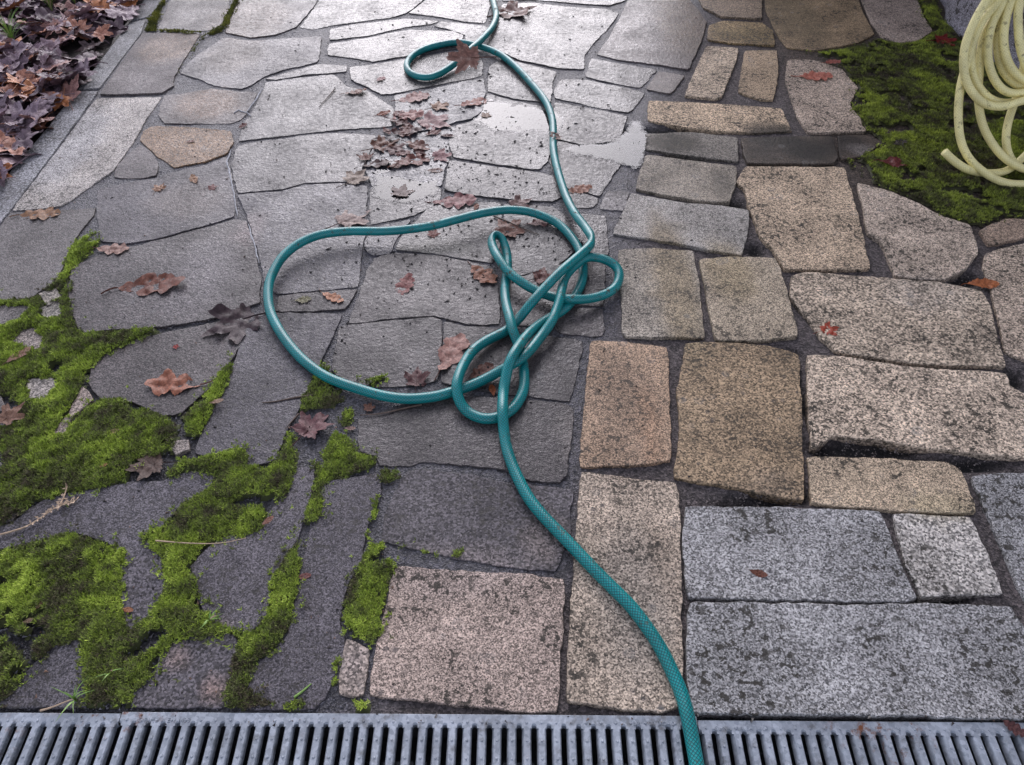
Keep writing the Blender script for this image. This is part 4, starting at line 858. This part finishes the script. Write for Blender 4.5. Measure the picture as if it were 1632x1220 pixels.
def leaf_mesh(kind, seed, curl, fold):
    r = random.Random(seed); rg = [r.uniform(0, 6.28) for _ in range(4)]
    if kind == 'oak': P = oak_outline(r.choice([3.0, 3.6, 4.2]), r.uniform(.30, .40), [rg[0], rg[0]+r.uniform(-.6, .6)])
    elif kind == 'blade': P = oak_outline(0.0, 0.26, [0, 0])
    else: P = maple_outline(r.uniform(29, 35), rg)
    if area2(P) < 0: P = P[::-1]
    n = len(P); xs = np.arange(-.7, .8, .055); gx, gy = np.meshgrid(xs, xs)
    gx = gx.ravel()+np.array([r.uniform(-.02, .02) for _ in range(gx.size)]); gy = gy.ravel()+np.array([r.uniform(-.02, .02) for _ in range(gy.size)])
    ok = inside(P, gx, gy); ok[ok] &= edge_dist(P, gx[ok], gy[ok]) > 0.03
    pts = P+list(zip(gx[ok].tolist(), gy[ok].tolist()))
    if kind != 'maple': vl = [((-.5, 0), (.5, 0))]+[((t, 0), (t+.14, s_*.3)) for t in (-.3, -.12, .06, .24) for s_ in (-1, 1)]
    else: vl = [((-.12, 0), (-.12+.6*L*math.cos(math.radians(a)), .6*L*math.sin(math.radians(a)))) for a, L in ((0, 1), (52, .88), (-52, .9), (112, .55), (-112, .55))]
    for (a, b) in vl:                                        # points along the veins keep them crisp
        for k in range(1, 9): t = k/9; q = (a[0]+(b[0]-a[0])*t, a[1]+(b[1]-a[1])*t); \
            pts.append(q) if inside(P, np.array([q[0]]), np.array([q[1]]))[0] else None
    res = delaunay_2d_cdt([Vector(p) for p in pts], [(i, (i+1) % n) for i in range(n)], [], 1, 1e-6)
    X = np.array([v.x for v in res[0]]); Y = np.array([v.y for v in res[0]])
    dv = np.full(len(X), 9.0)
    for a, b in vl: dv = np.minimum(dv, edge_dist([a, b], X, Y))
    vein = np.clip(1-dv/0.03, 0, 1)
    ca, sa = math.cos(rg[2]), math.sin(rg[2]); U = X*ca+Y*sa; Vv = -X*sa+Y*ca
    rr = X*X+Y*Y
    Z = curl*(0.55*U*U*r.uniform(.5, 1.5)+0.35*Vv*abs(Vv)+0.5*rr*np.cos(3*np.arctan2(Y, X)+rg[3]))+fold*np.abs(Y)+0.05*curl*vnoise(X, Y, 5, seed % 97)+(0.02+.06*curl)*vnoise(X, Y, 9, seed % 89)-0.012*vein
    Z -= np.percentile(Z, 25)
    v = np.stack([X, Y, Z], 1).tolist(); f = [tuple(q) for q in res[2]]; vv = vein.tolist()
    # stalk
    b = len(v); sx, sy = (-.5, 0) if kind != 'maple' else (-.12, 0); sl = 0.22 if kind != 'maple' else 0.62; wob = r.uniform(-.3, .3)
    z0 = float(Z[np.argmin((X-sx)**2+(Y-sy)**2)])
    for k in range(5):
        t = k/4; x = sx-sl*t; y = sy+wob*t*t*.5; z = z0*(1-t)+0.03*math.sin(3*t)*curl+.012
        for (a_, b_) in ((0, .012), (.010, -.008), (-.010, -.008)): v.append([x, y+a_, z+b_]); vv.append(0.9)
    for k in range(4):
        for j in range(3): q = b+k*3; f.append((q+j, q+(j+1) % 3, q+3+(j+1) % 3, q+3+j))
    me = bpy.data.meshes.new('leaf'); me.from_pydata(v, [], f); me.materials.append(M_LEAF)
    me.polygons.foreach_set('use_smooth', [True]*len(me.polygons))
    a = me.attributes.new('vein', 'FLOAT', 'POINT'); a.data.foreach_set('value', np.array(vv, np.float32)); me.update(); return me
def leaf(me, loc, size, rot, col, label, group=None, tilt=(0, 0), cat='leaf', name='fallen_leaf'):
    o = bpy.data.objects.new(name, me); COL.objects.link(o); o.location = loc; o.scale = (size,)*3
    o.rotation_euler = (tilt[0], tilt[1], rot); o.color = (*col, 1); tag(o, label, cat, group); return o
RED, TANL, PKL, PLUM, BRNL, ORG, PALE, DRED = (0.20,.075,.055), (0.33,.20,.14), (0.27,.155,.145), (0.045,.030,.036), (0.13,.062,.042), (0.36,.13,.05), (0.30,.235,.235), (0.11,.02,.018)
LV = [ # x, y, width px, rotation deg, kind, colour, curl, label, height
 (64,342,58,5,'oak',TANL,.5,'tan oak leaf lying beside the kerb at the left edge'),
 (243,455,98,8,'oak',RED,.55,'large reddish oak leaf on the big grey stone at left'),
 (376,516,104,215,'maple',(0.06,.042,.05),.9,'curled near-black maple leaf left of the big hose loop'),
 (276,613,80,180,'oak',(0.29,.115,.085),.7,'rust-red oak leaf above the moss at left'),
 (16,662,52,60,'maple',PKL,.5,'pink maple leaf at the left edge of the moss'),
 (30,566,38,50,'blade',PKL,.6,'narrow pink leaf on upper left moss'),
 (236,742,66,200,'maple',(0.10,.075,.08),.35,'grey purple maple leaf between two moss cushions'),
 (180,397,48,0,'oak',(0.24,.17,.16),.15,'flat pale oak leaf in the joint above the large reddish leaf'),
 (253,300,28,70,'maple',TANL,.6,'small tan maple leaf below the rusty brown stone'),
 (309,286,24,120,'oak',TANL,.6,'small tan leaf below the rusty brown stone, next to the white lime crack'),
 (338,299,20,20,'maple',PKL,.4,'tiny pink leaf nearest the lime crack'),
 (303,226,14,20,'blade',RED,.6,'tiny red-brown leaf on the rusty brown stone'),
 (387,201,17,60,'oak',DRED,.9,'small dark red leaf beside the white splash'),
 (280,553,13,0,'maple',(0.25,.02,.02),1.0,'tiny bright red leaf above the rust-red oak leaf'),
 (530,474,40,-30,'oak',(0.40,.22,.13),.5,'orange tan oak leaf inside the big hose loop'),
 (483,478,26,10,'oak',(0.20,.22,.18),.5,'pale greenish leaf scrap inside the hose loop at left'),
 (645,456,52,75,'oak',(0.30,.165,.13),.5,'tan oak leaf with long stalk centred in the hose loop'),
 (770,438,56,-50,'oak',(0.25,.105,.085),.5,'red-brown oak leaf left of the hose fold'),
 (720,562,84,70,'oak',PKL,.6,'long pink oak leaf left of the small hose loop'),
 (664,604,48,90,'maple',(0.10,.040,.045),.8,'dark plum leaf standing against the hose bottom'),
 (768,592,44,40,'oak',BRNL,.7,'brown oak leaf inside the small hose loop'),
 (785,622,24,100,'blade',ORG,.8,'orange leaf scrap inside the small hose loop'),
 (866,442,46,20,'maple',(0.12,.05,.045),.7,'dark brown leaf under the crossing hose strands'),
 (560,349,66,40,'maple',(0.21,.165,.165),.35,'flat grey pink maple leaf behind the top of the hose loop'),
 (725,321,66,4,'oak',(0.24,.14,.13),.5,'long pinkish oak leaf above the top hose strand'),
 (818,20,72,20,'maple',(0.14,.06,.04),1.2,'crumpled brown leaf beside the hose at the top edge'),
 (742,92,66,180,'maple',(0.30,.22,.20),.35,'brown maple leaf draped over the small far hose loop',.088,-.5),
 (567,147,34,15,'oak',(0.14,.07,.06),.9,'crumpled brown leaf left of the leaf drift'),
 (607,126,20,60,'oak',PKL,.3,'small pale leaf inside the dark joint left of the far hose loop'),
 (660,156,48,20,'oak',PALE,.4,'pale pink leaf at the top of the drift'),
 (755,164,44,30,'oak',PKL,.5,'pink oak leaf next to the bright puddle'),
 (774,184,22,60,'maple',PALE,.2,'small pale leaf at the edge of the bright puddle'),
 (611,181,24,25,'blade',RED,.8,'small red leaf at the left end of the drift'),
 (648,185,52,5,'oak',PKL,.8,'long pink leaf in the middle of the drift'),
 (700,170,36,30,'maple',(0.27,.17,.14),.7,'folded tan leaf at the upper right of the drift'),
 (690,195,64,40,'maple',(0.23,.17,.175),.25,'flat pale maple leaf in the leaf drift'),
 (648,210,46,15,'oak',(0.07,.018,.022),1.2,'dark red curled leaf in the leaf drift'),
 (612,232,54,40,'maple',(0.16,.075,.055),.9,'brown maple leaf in the leaf drift, left side'),
 (600,262,46,10,'oak',(0.075,.045,.045),1.0,'dark soaked leaf at the lower left of the drift'),
 (566,284,50,60,'maple',(0.18,.145,.145),.4,'grey maple leaf with dark stalk below the drift'),
 (662,256,56,35,'oak',(0.21,.085,.07),.7,'red-brown oak leaf in the drift beside the flat pale one'),
 (702,249,40,10,'maple',(0.27,.19,.18),.5,'pale leaf at the right end of the drift'),
 (694,272,26,10,'blade',(0.2,.18,.18),.4,'narrow grey leaf lying in the lower puddle'),
 (640,306,44,80,'maple',(0.16,.15,.155),.12,'sunken grey maple leaf in the lower puddle'),
 (924,302,40,20,'oak',(0.38,.20,.15),.5,'light tan leaf right of the straight hose'),
 (885,217,28,-60,'oak',(0.10,.055,.04),.9,'brown leaf stuck on the straight hose',.026),
 (759,330,18,80,'blade',RED,.6,'small red leaf just above the hose loop top'),
 (690,373,26,60,'maple',(0.24,.11,.10),.6,'small red leaf just below the top hose strand'),
 (812,366,62,60,'maple',(0.25,.155,.15),.4,'pale red maple leaf behind the hose fold'),
 (860,355,36,10,'oak',(0.24,.15,.145),.4,'faded leaf inside the top of the hose loop at right'),
 (828,325,44,30,'maple',(0.17,.12,.125),.5,'grey brown leaf just beyond the top of the hose loop'),
 (1320,526,36,10,'maple',(0.42,.10,.04),.8,'bright orange red leaf on the tan stone at right'),
 (1566,453,48,0,'blade',(0.33,.13,.06),.6,'narrow orange brown leaf in the joint at the right edge'),
 (1300,122,50,0,'oak',(0.38,.19,.13),.2,'flat orange pink leaf left of the dark moss'),
 (1327,99,30,20,'oak',(0.26,.10,.09),.5,'small pink leaf on the upper edge of the dark moss'),
 (1505,65,40,0,'maple',(0.17,.012,.012),.8,'dark crimson leaf at the foot of the stone pillar'),
 (1425,260,50,0,'blade',(0.14,.035,.04),1.0,'long dark red leaf on the lower edge of the dark moss'),
 (1434,228,28,30,'oak',(0.04,.034,.045),.9,'blackish plum leaf on the dark moss'),
 (1209,914,28,-20,'blade',BRNL,.8,'small brown leaf on the light grey granite slab'),
 (497,680,74,60,'maple',(0.16,.10,.10),1.0,'curled plum leaf lying in the moss below the hose'),
 (588,650,24,80,'maple',(0.19,.10,.08),.4,'tiny star-shaped leaf just below the hose'),
 (1617,1161,34,-40,'oak',(0.08,.04,.035),.6,'dark leaf on the right-hand grate corner'),
 (165,742,13,30,'blade',TANL,.5,'tiny tan leaf on the moss next to the grey purple maple leaf'),
 (64,962,20,80,'blade',(0.22,.15,.10),.5,'small brown leaf on the big lower left moss cushion'),
 (203,972,20,-10,'blade',(0.30,.16,.10),.5,'small orange brown leaf beside the narrow stone in the moss'),
 (484,919,24,10,'blade',(0.19,.11,.08),.5,'brown leaf scrap on the moss strip between two grey slabs'),
 (427,830,22,50,'blade',(0.26,.15,.13),.6,'pink leaf scrap below the brightest moss cushion'),
 (558,683,18,0,'blade',(0.30,.24,.20),.5,'small tan leaf left of the dark slab under the hose'),
 (345,640,22,20,'blade',(0.30,.20,.17),.4,'small pale leaf in the mossy joint below the dark maple leaf'),
 (44,990,18,20,'blade',(0.25,.20,.16),.4,'pale leaf scrap at the left of the lower moss cushion'),
 (180,688,20,20,'blade',(0.30,.24,.18),.4,'pale leaf scrap near the top of the middle moss cushion'),
 (68,738,18,70,'blade',(0.26,.21,.17),.4,'thin pale leaf at the left side of the middle moss cushion'),
]
for i, L in enumerate(LV):
    x, y, wpx, rot, kd, c, curl, lab = L[:8]; h = L[8] if len(L) > 8 else 0.0025; tx = L[9] if len(L) > 9 else random.uniform(-.08, .08)
    onmoss = any(inside(P, np.array([x]), np.array([y]))[0] for P in LEFTM+RIGHTM)
    if onmoss: h += 0.010
    p = G(x, y, h); q = G(x+wpx, y, h); size = (q-p).length*(1.0 if kd != 'maple' else 0.95)
    if wpx > 30: size *= 1.08
    rv_ = random.uniform(.7, 1.2); hv = random.uniform(.85, 1.25); c = (c[0]*.92*rv_, c[1]*.68*rv_*hv, c[2]*.60*rv_*random.uniform(.8, 1.15))
    leaf(leaf_mesh(kd, 100+i, curl*0.40, 0.05*curl), p, size, math.radians(rot), c, lab, tilt=(tx, random.uniform(-.08, .08)))

rd = random.Random(77)
for k in range(16):
    x = rd.gauss(640, 34); y = 232+(640-x)*0.75+rd.gauss(0, 20); p = G(x, y, 0.003)
    leaf(leaf_mesh(rd.choice(['oak', 'maple', 'blade']), 300+k, rd.uniform(.2, .5), .05), p, rd.uniform(.05, .10), rd.uniform(0, 6.28), rd.choice([(0.09,.035,.03),(0.13,.05,.04),(0.05,.03,.03),(0.16,.075,.055)]),
         'sodden brown leaf scrap matted into the leaf drift', 'scraps matted in the leaf drift', name='leaf_scrap')
# leaf litter beyond the kerb
lb = [(300,-62),(231,-2),(201,35),(165,90),(131,138),(81,198),(2,293),(-198,534),(-420,533),(-420,-62)]
LBW = W(lb)
xs = np.arange(-2.9, -0.9, 0.03); ys = np.arange(1.5, 4.4, 0.03); gx, gy = np.meshgrid(xs, ys)
gz = -0.02+0.012*vnoise(gx, gy, 6, 5)+0.006*vnoise(gx, gy, 18, 6)
nx = gx.shape[1]; ii = (np.arange(gx.shape[0]-1)[:, None]*nx+np.arange(nx-1)[None]).ravel(); fc = np.stack([ii, ii+1, ii+nx+1, ii+nx], 1)
vv = np.stack([gx.ravel(), gy.ravel(), gz.ravel()], 1); ok = inside(LBW, vv[:, 0], vv[:, 1])
bed = mesh_obj('soil_bed', vv, fc[ok[fc].all(1)], M_SOIL); tag(bed, 'dark soil bed under the leaf litter beyond the kerb', 'soil', kind='structure')
LM = [leaf_mesh(random.choice(['maple', 'maple', 'oak', 'maple']), 500+i, random.uniform(.25, .6), random.uniform(-.03, .10)) for i in range(14)]
LC = [(a*1.35, b*1.3, c*1.4) for a, b, c in [(0.16,.115,.125), (0.19,.13,.14), (0.23,.16,.16), (0.11,.078,.085), (0.22,.12,.095), (0.30,.14,.085), (0.18,.135,.145), (0.20,.15,.155), (0.36,.15,.06), (0.07,.045,.05)]]
rl = random.Random(21); cnt = 0; spots = []
while cnt < 285:
    x = rl.uniform(-40, 245); y = rl.uniform(-40, 330)
    q = G(x, y)
    if not inside(LBW, np.array([q.x]), np.array([q.y]))[0]: continue
    if edge_dist(LBW, np.array([q.x]), np.array([q.y]))[0] < 0.004: continue
    z = rl.uniform(0.004, 0.040); sz = rl.uniform(0.10, 0.19)
    leaf(rl.choice(LM), (q.x, q.y, z), sz, rl.uniform(0, 6.28), rl.choice(LC), 'dead brown leaf in the thick litter beyond the kerb', 'leaves in the litter beyond the kerb',
         (rl.uniform(-.45, .45), rl.uniform(-.45, .45)), name='litter_leaf'); cnt += 1
# the lower layers of the litter, one mass
V = []; F = []; VE = []
src = []
for me in LM[:6]:
    src.append((np.array([v.co[:] for v in me.vertices]), [tuple(p.vertices) for p in me.polygons], [d.value for d in me.attributes['vein'].data]))
for i in range(420):
    while True:
        x = rl.uniform(LBW[-1][0]+.9, -0.95); y = rl.uniform(1.6, 4.2)
        if inside(LBW, np.array([x]), np.array([y]))[0] and edge_dist(LBW, np.array([x]), np.array([y]))[0] > 0.03: break
    v, f, ve = rl.choice(src); R_ = Matrix.Rotation(rl.uniform(0, 6.28), 3, 'Z') @ Matrix.Rotation(rl.uniform(-.3, .3), 3, 'X')
    b = len(V); vv = (v*rl.uniform(.08, .13)) @ np.array(R_).T+np.array([x, y, rl.uniform(-.016, .004)])
    V += vv.tolist(); F += [tuple(b+k for k in q) for q in f]; VE += ve
lit = mesh_obj('leaf_litter', V, F, M_LEAF); lit.color = (0.11, .075, .075, 1)
a = lit.data.attributes.new('vein', 'FLOAT', 'POINT'); a.data.foreach_set('value', np.array(VE, np.float32))
tag(lit, 'rotting lower layer of brown leaf litter beyond the kerb', 'leaf litter', kind='stuff')

# ------------------------------------------------------------------ twigs, sprig, grass
def twig(path, r, mat, label, cat='twig', name='twig', z=0.003):
    P = smooth_path(catmull([G(p[0], p[1], z+(p[2] if len(p) > 2 else 0)) for p in path], 0.006), 1)
    o = tube(name, P, lambda t: r*(1-0.6*t), mat, None, 7); return tag(o, label, cat)
t = twig([(503,630),(470,634),(440,640),(418,642)], 0.0028, M_TWIG, 'thin dark twig left of the mossy joint under the hose')
twig([(672,645),(640,652),(610,659),(574,662)], 0.0028, M_TWIG, 'brown twig just below the bottom of the hose loop')
twig([(787,345),(808,353),(835,365),(860,375)], 0.0026, M_TWIG, 'long dark leaf stalk inside the top of the hose loop')
twig([(476,660),(465,672),(455,684)], 0.0024, M_TWIG, 'short black stick beside the curled plum leaf')
twig([(533,143),(520,158),(508,171)], 0.0022, M_TWIG, 'short stick on the wet stone left of the leaf drift')
twig([(248,862),(300,866),(350,866),(392,858)], 0.0016, M_STRAW, 'thin pale stalk across the bright moss', 'stalk', 'stalk', 0.016)
twig([(469,1112),(482,1102),(496,1090)], 0.0026, M_GRASS, 'short yellowish straw on the slab above the drain', 'straw', 'straw')
twig([(64,1133),(82,1128),(104,1119),(122,1113)], 0.0020, M_STRAW, 'long bleached straw reaching over the drain edge', 'straw', 'straw', 0.010)
sg = empty('conifer_sprig', G(60, 830)); tag(sg, 'dried tan conifer sprig on the grey stone at left', 'sprig')
main = [(-10,855),(20,847),(45,838),(70,822),(95,806),(122,797)]
def sub(path, r, z=0.006, nm='stem'):
    return par(tube(nm, smooth_path(catmull([G(p[0], p[1], z) for p in path], 0.006), 1), lambda t_: r*(1-.5*t_), M_STRAW, None, 6), sg)
sub(main, 0.0022); sub([(95,806),(102,792),(108,772)], 0.0020, 0.008)
nv = []; nf = []
for k in range(70):
    t_ = rl.random(); seg = main[2:] if rl.random() < .7 else [(95,806),(102,792),(108,772)]
    i = min(int(t_*(len(seg)-1)), len(seg)-2); fr = t_*(len(seg)-1)-i
    c = G(seg[i][0]+(seg[i+1][0]-seg[i][0])*fr, seg[i][1]+(seg[i+1][1]-seg[i][1])*fr, 0.007); a = rl.uniform(0, 6.28); L_ = rl.uniform(.006, .013)
    d = Vector((math.cos(a), math.sin(a), rl.uniform(0, .5)))*L_; n_ = Vector((-math.sin(a), math.cos(a), 0))*0.0018; b = len(nv)
    nv += [tuple(c), tuple(c+d*.5+n_), tuple(c+d), tuple(c+d*.5-n_+Vector((0, 0, .0006)))]; nf.append((b, b+1, b+2, b+3))
par(mesh_obj('needles', nv, nf, M_STRAW), sg)
def grass(x, y, n, hgt, lab, spread=0.03, seed=0, lean=(0, 0)):
    r = random.Random(seed); c = G(x, y); root = empty('grass_tuft', c); tag(root, lab, 'grass')
    for k in range(n):
        a = r.uniform(0, 6.28); h = hgt*r.uniform(.5, 1); d = Vector((math.cos(a)*spread+lean[0], math.sin(a)*spread+lean[1], 0))*r.uniform(.4, 1.6); w_ = r.uniform(.0014, .0028)
        nn = Vector((-d.y, d.x, 0)).normalized() if d.length > 1e-6 else Vector((1, 0, 0)); v = []; f = []
        for j in range(6):
            t_ = j/5; p = d*t_*t_+Vector((0, 0, h*(t_-0.35*t_*t_))); ww = w_*(1-t_)**.6
            v += [tuple(p-nn*ww), tuple(p+Vector((0, 0, .0006))), tuple(p+nn*ww)]
        for j in range(5):
            for i in range(2): q = j*3+i; f.append((q, q+1, q+4, q+3))
        mesh_obj('blade', v, f, M_GRASS if r.random() < .8 else M_STRAW, root)
grass(123, 1118, 9, 0.07, 'small grass weed growing at the drain edge among moss', 0.03, 1)
grass(180, 1075, 4, 0.045, 'thin grass blades in the moss above the drain', 0.03, 2)
grass(335, 990, 7, 0.03, 'short grass tuft in the moss between two grey slabs', 0.02, 3)
grass(85, 22, 60, 0.24, 'green grass tuft poking out of the leaf litter at the top edge', 0.07, 4)
grass(25, 74, 44, 0.22, 'yellow-green grass tuft in the leaf litter at the left edge', 0.06, 5)
grass(122, 10, 40, 0.2, 'grass tuft in the litter right of the other at the top edge', 0.06, 6)

# ------------------------------------------------------------------ puddles
for poly, lab in (([(766,160),(800,156),(850,166),(900,178),(905,212),(850,215),(800,212),(745,200)], 'bright puddle mirroring the sky left of the straight hose'),
                  ([(880,232),(985,222),(1000,190),(1034,188),(1031,245),(1028,276),(995,266),(950,256),(905,250)], 'shallow puddle between the hose and the tan stones'),
                  ([(585,262),(640,250),(690,262),(712,275),(706,312),(660,322),(630,330),(590,318)], 'shallow puddle at the foot of the leaf drift')):
    Q = resample(soften(resample(W(poly), 0.05), .5), 0.012)
    Q = [(a+0.022*nz(a, b, 14, 2.)+.010*nz(a, b, 45, 3.), b+0.03*nz(a, b, 14, 6.)+.012*nz(a, b, 45, 7.)) for a, b in Q]
    if area2(Q) < 0: Q = Q[::-1]
    xs = np.arange(min(p[0] for p in Q), max(p[0] for p in Q), 0.012); ys = np.arange(min(p[1] for p in Q), max(p[1] for p in Q), 0.012); gx, gy = np.meshgrid(xs, ys); gx = gx.ravel(); gy = gy.ravel()
    ok = inside(Q, gx, gy); gx, gy = gx[ok], gy[ok]; n_ = len(Q)
    r = delaunay_2d_cdt([Vector(p) for p in Q]+[Vector(p) for p in zip(gx.tolist(), gy.tolist())], [(i, (i+1) % n_) for i in range(n_)], [], 1, 1e-6)
    PX = np.array([v.x for v in r[0]]); PY = np.array([v.y for v in r[0]])
    o = mesh_obj('puddle', np.stack([PX, PY, np.full(len(PX), 0.0005)], 1), [tuple(f) for f in r[2]], M_WATER, None, False); tag(o, lab, 'puddle', kind='structure')
    at = o.data.attributes.new('film', 'FLOAT', 'POINT'); at.data.foreach_set('value', np.clip(edge_dist(Q, PX, PY)/0.045, 0, 1).astype(np.float32))

# ------------------------------------------------------------------ crumbs and grit
def bits(name, X, Y, Z, size, cols, label, cat, parent=None):
    n = len(X); T = np.array([(1, 0, -.3), (-.5, .87, -.3), (-.5, -.87, -.3), (.1, .1, .8), (0, 0, -.8)]); FT = [(0, 1, 3), (1, 2, 3), (2, 0, 3), (1, 0, 4), (2, 1, 4), (0, 2, 4)]
    rg = np.random.default_rng(n); a = rg.uniform(0, 6.28, n); ca, sa = np.cos(a), np.sin(a); st = rg.uniform(.5, 2.6, n)
    v = np.zeros((n, 5, 3)); tx = T[None, :, 0]*st[:, None]; ty = np.repeat(T[None, :, 1], n, 0)
    v[:, :, 0] = (tx*ca[:, None]-ty*sa[:, None])*size[:, None]+X[:, None]; v[:, :, 1] = (tx*sa[:, None]+ty*ca[:, None])*size[:, None]+Y[:, None]; v[:, :, 2] = T[None, :, 2]*size[:, None]*.7+Z[:, None]
    f = (np.arange(n)[:, None, None]*5+np.array(FT)[None]).reshape(-1, 3)
    cc = np.concatenate([cols, np.ones((n, 1))], 1)
    o = mesh_obj(name, v.reshape(-1, 3), f, M_TINT, parent, False, None, np.repeat(cc, 5, 0)); return tag(o, label, cat, kind='stuff')
n = 3800; xs = RNG.uniform(380, 1020, n*3); ys = RNG.uniform(-10, 620, n*3)
dn = np.exp(-(((xs-760)/210)**2+((ys-260)/230)**2)); k = RNG.random(n*3) < (dn*0.9+.03)*np.clip(0.5+1.3*vnoise(xs, ys, 0.022, 4)+0.8*vnoise(xs, ys, 0.07, 5), 0, 1); xs, ys = xs[k][:n], ys[k][:n]
q = np.array([G(a, b)[:] for a, b in zip(xs, ys)]); s_ = 0.0007+0.0048*RNG.random(len(q))**4.2
cl = np.array([(0.018, .015, .014)])*RNG.uniform(.5, 2.2, (len(q), 1))
bits('soil_crumbs', q[:, 0], q[:, 1], np.full(len(q), 0.0018), s_, cl, 'black crumbs of soil and bark washed over the wet stones', 'debris')
n = 900; xs = RNG.uniform(-20, 1650, n); ys = RNG.uniform(0, 1130, n); q = np.array([G(a, b)[:] for a, b in zip(xs, ys)])
q = q[q[:, 0] > kx(q[:, 1])+.03]; s_ = 0.0008+0.003*RNG.random(len(q))**4
bits('soil_crumbs', q[:, 0], q[:, 1], np.full(len(q), 0.002), s_, np.array([(0.025, .02, .018)])*RNG.uniform(.5, 2.2, (len(q), 1)), 'scattered dark specks of dirt over the whole yard', 'debris')
# pale and rusty flecks of rotted leaf and seed on the left-hand stones and the grates
n = 1500; xs = np.concatenate([RNG.uniform(-10, 700, n), RNG.uniform(0, 1630, 160)]); ys = np.concatenate([RNG.uniform(200, 1125, n), RNG.uniform(1138, 1156, 160)])
kk = RNG.random(len(xs)) < np.clip(0.35+0.9*vnoise(xs, ys, 0.02, 9), 0.05, 1); xs, ys = xs[kk], ys[kk]; q = np.array([G(a, b)[:] for a, b in zip(xs, ys)])
q = q[q[:, 0] > kx(q[:, 1])+.03]; s_ = 0.0006+0.0030*RNG.random(len(q))**3
pc = np.array([(0.22, .20, .18), (0.20, .12, .08), (0.03, .025, .022), (0.14, .085, .06), (0.025, .02, .02)])[RNG.integers(0, 5, len(q))]*RNG.uniform(.6, 1.3, (len(q), 1))
bits('leaf_crumbs', q[:, 0], q[:, 1], np.full(len(q), 0.0016), s_, pc, 'pale and rusty leaf crumbs sprinkled over the left-hand stones', 'debris')
# grit lying in the joints
n = 60000; px_ = RNG.uniform(-30, 1660, n); py_ = RNG.uniform(-20, 1132, n); uu = (px_-CX)/FPX; vv_ = (py_-CY)/FPX; tt = H/(sp+vv_*cp); X = uu*tt; Y = tt*(cp-vv_*sp)
ok = (X > kx(Y)+.05)
PUD = W([(880,225),(985,215),(1000,180),(1040,180),(1036,285),(950,262)])
ok &= ~inside(PUD, X, Y)
for P in STW:
    x0, x1 = min(p[0] for p in P), max(p[0] for p in P); y0, y1 = min(p[1] for p in P), max(p[1] for p in P)
    m = np.where(ok & (X > x0) & (X < x1) & (Y > y0) & (Y < y1))[0]
    if len(m): ok[m[inside(P, X[m], Y[m])]] = False
X, Y = X[ok], Y[ok]; sd_ = np.clip(((X-xline(Y))/0.10+.5)/1.5, 0, 1); fw = np.clip((Y-2.2), 0, 1)
Z = -(0.0034+0.0065*sd_*(1-.4*fw)); s_ = 0.0008+0.0022*RNG.random(len(X))**2
base = np.where(sd_[:, None] > .5, np.array([[.10, .085, .08]]), np.array([[.11, .105, .115]]))*RNG.uniform(.35, 2.1, (len(X), 1))
bits('joint_grit', X, Y, Z, s_, base, 'coarse grit and sand filling the joints between the stones', 'grit')
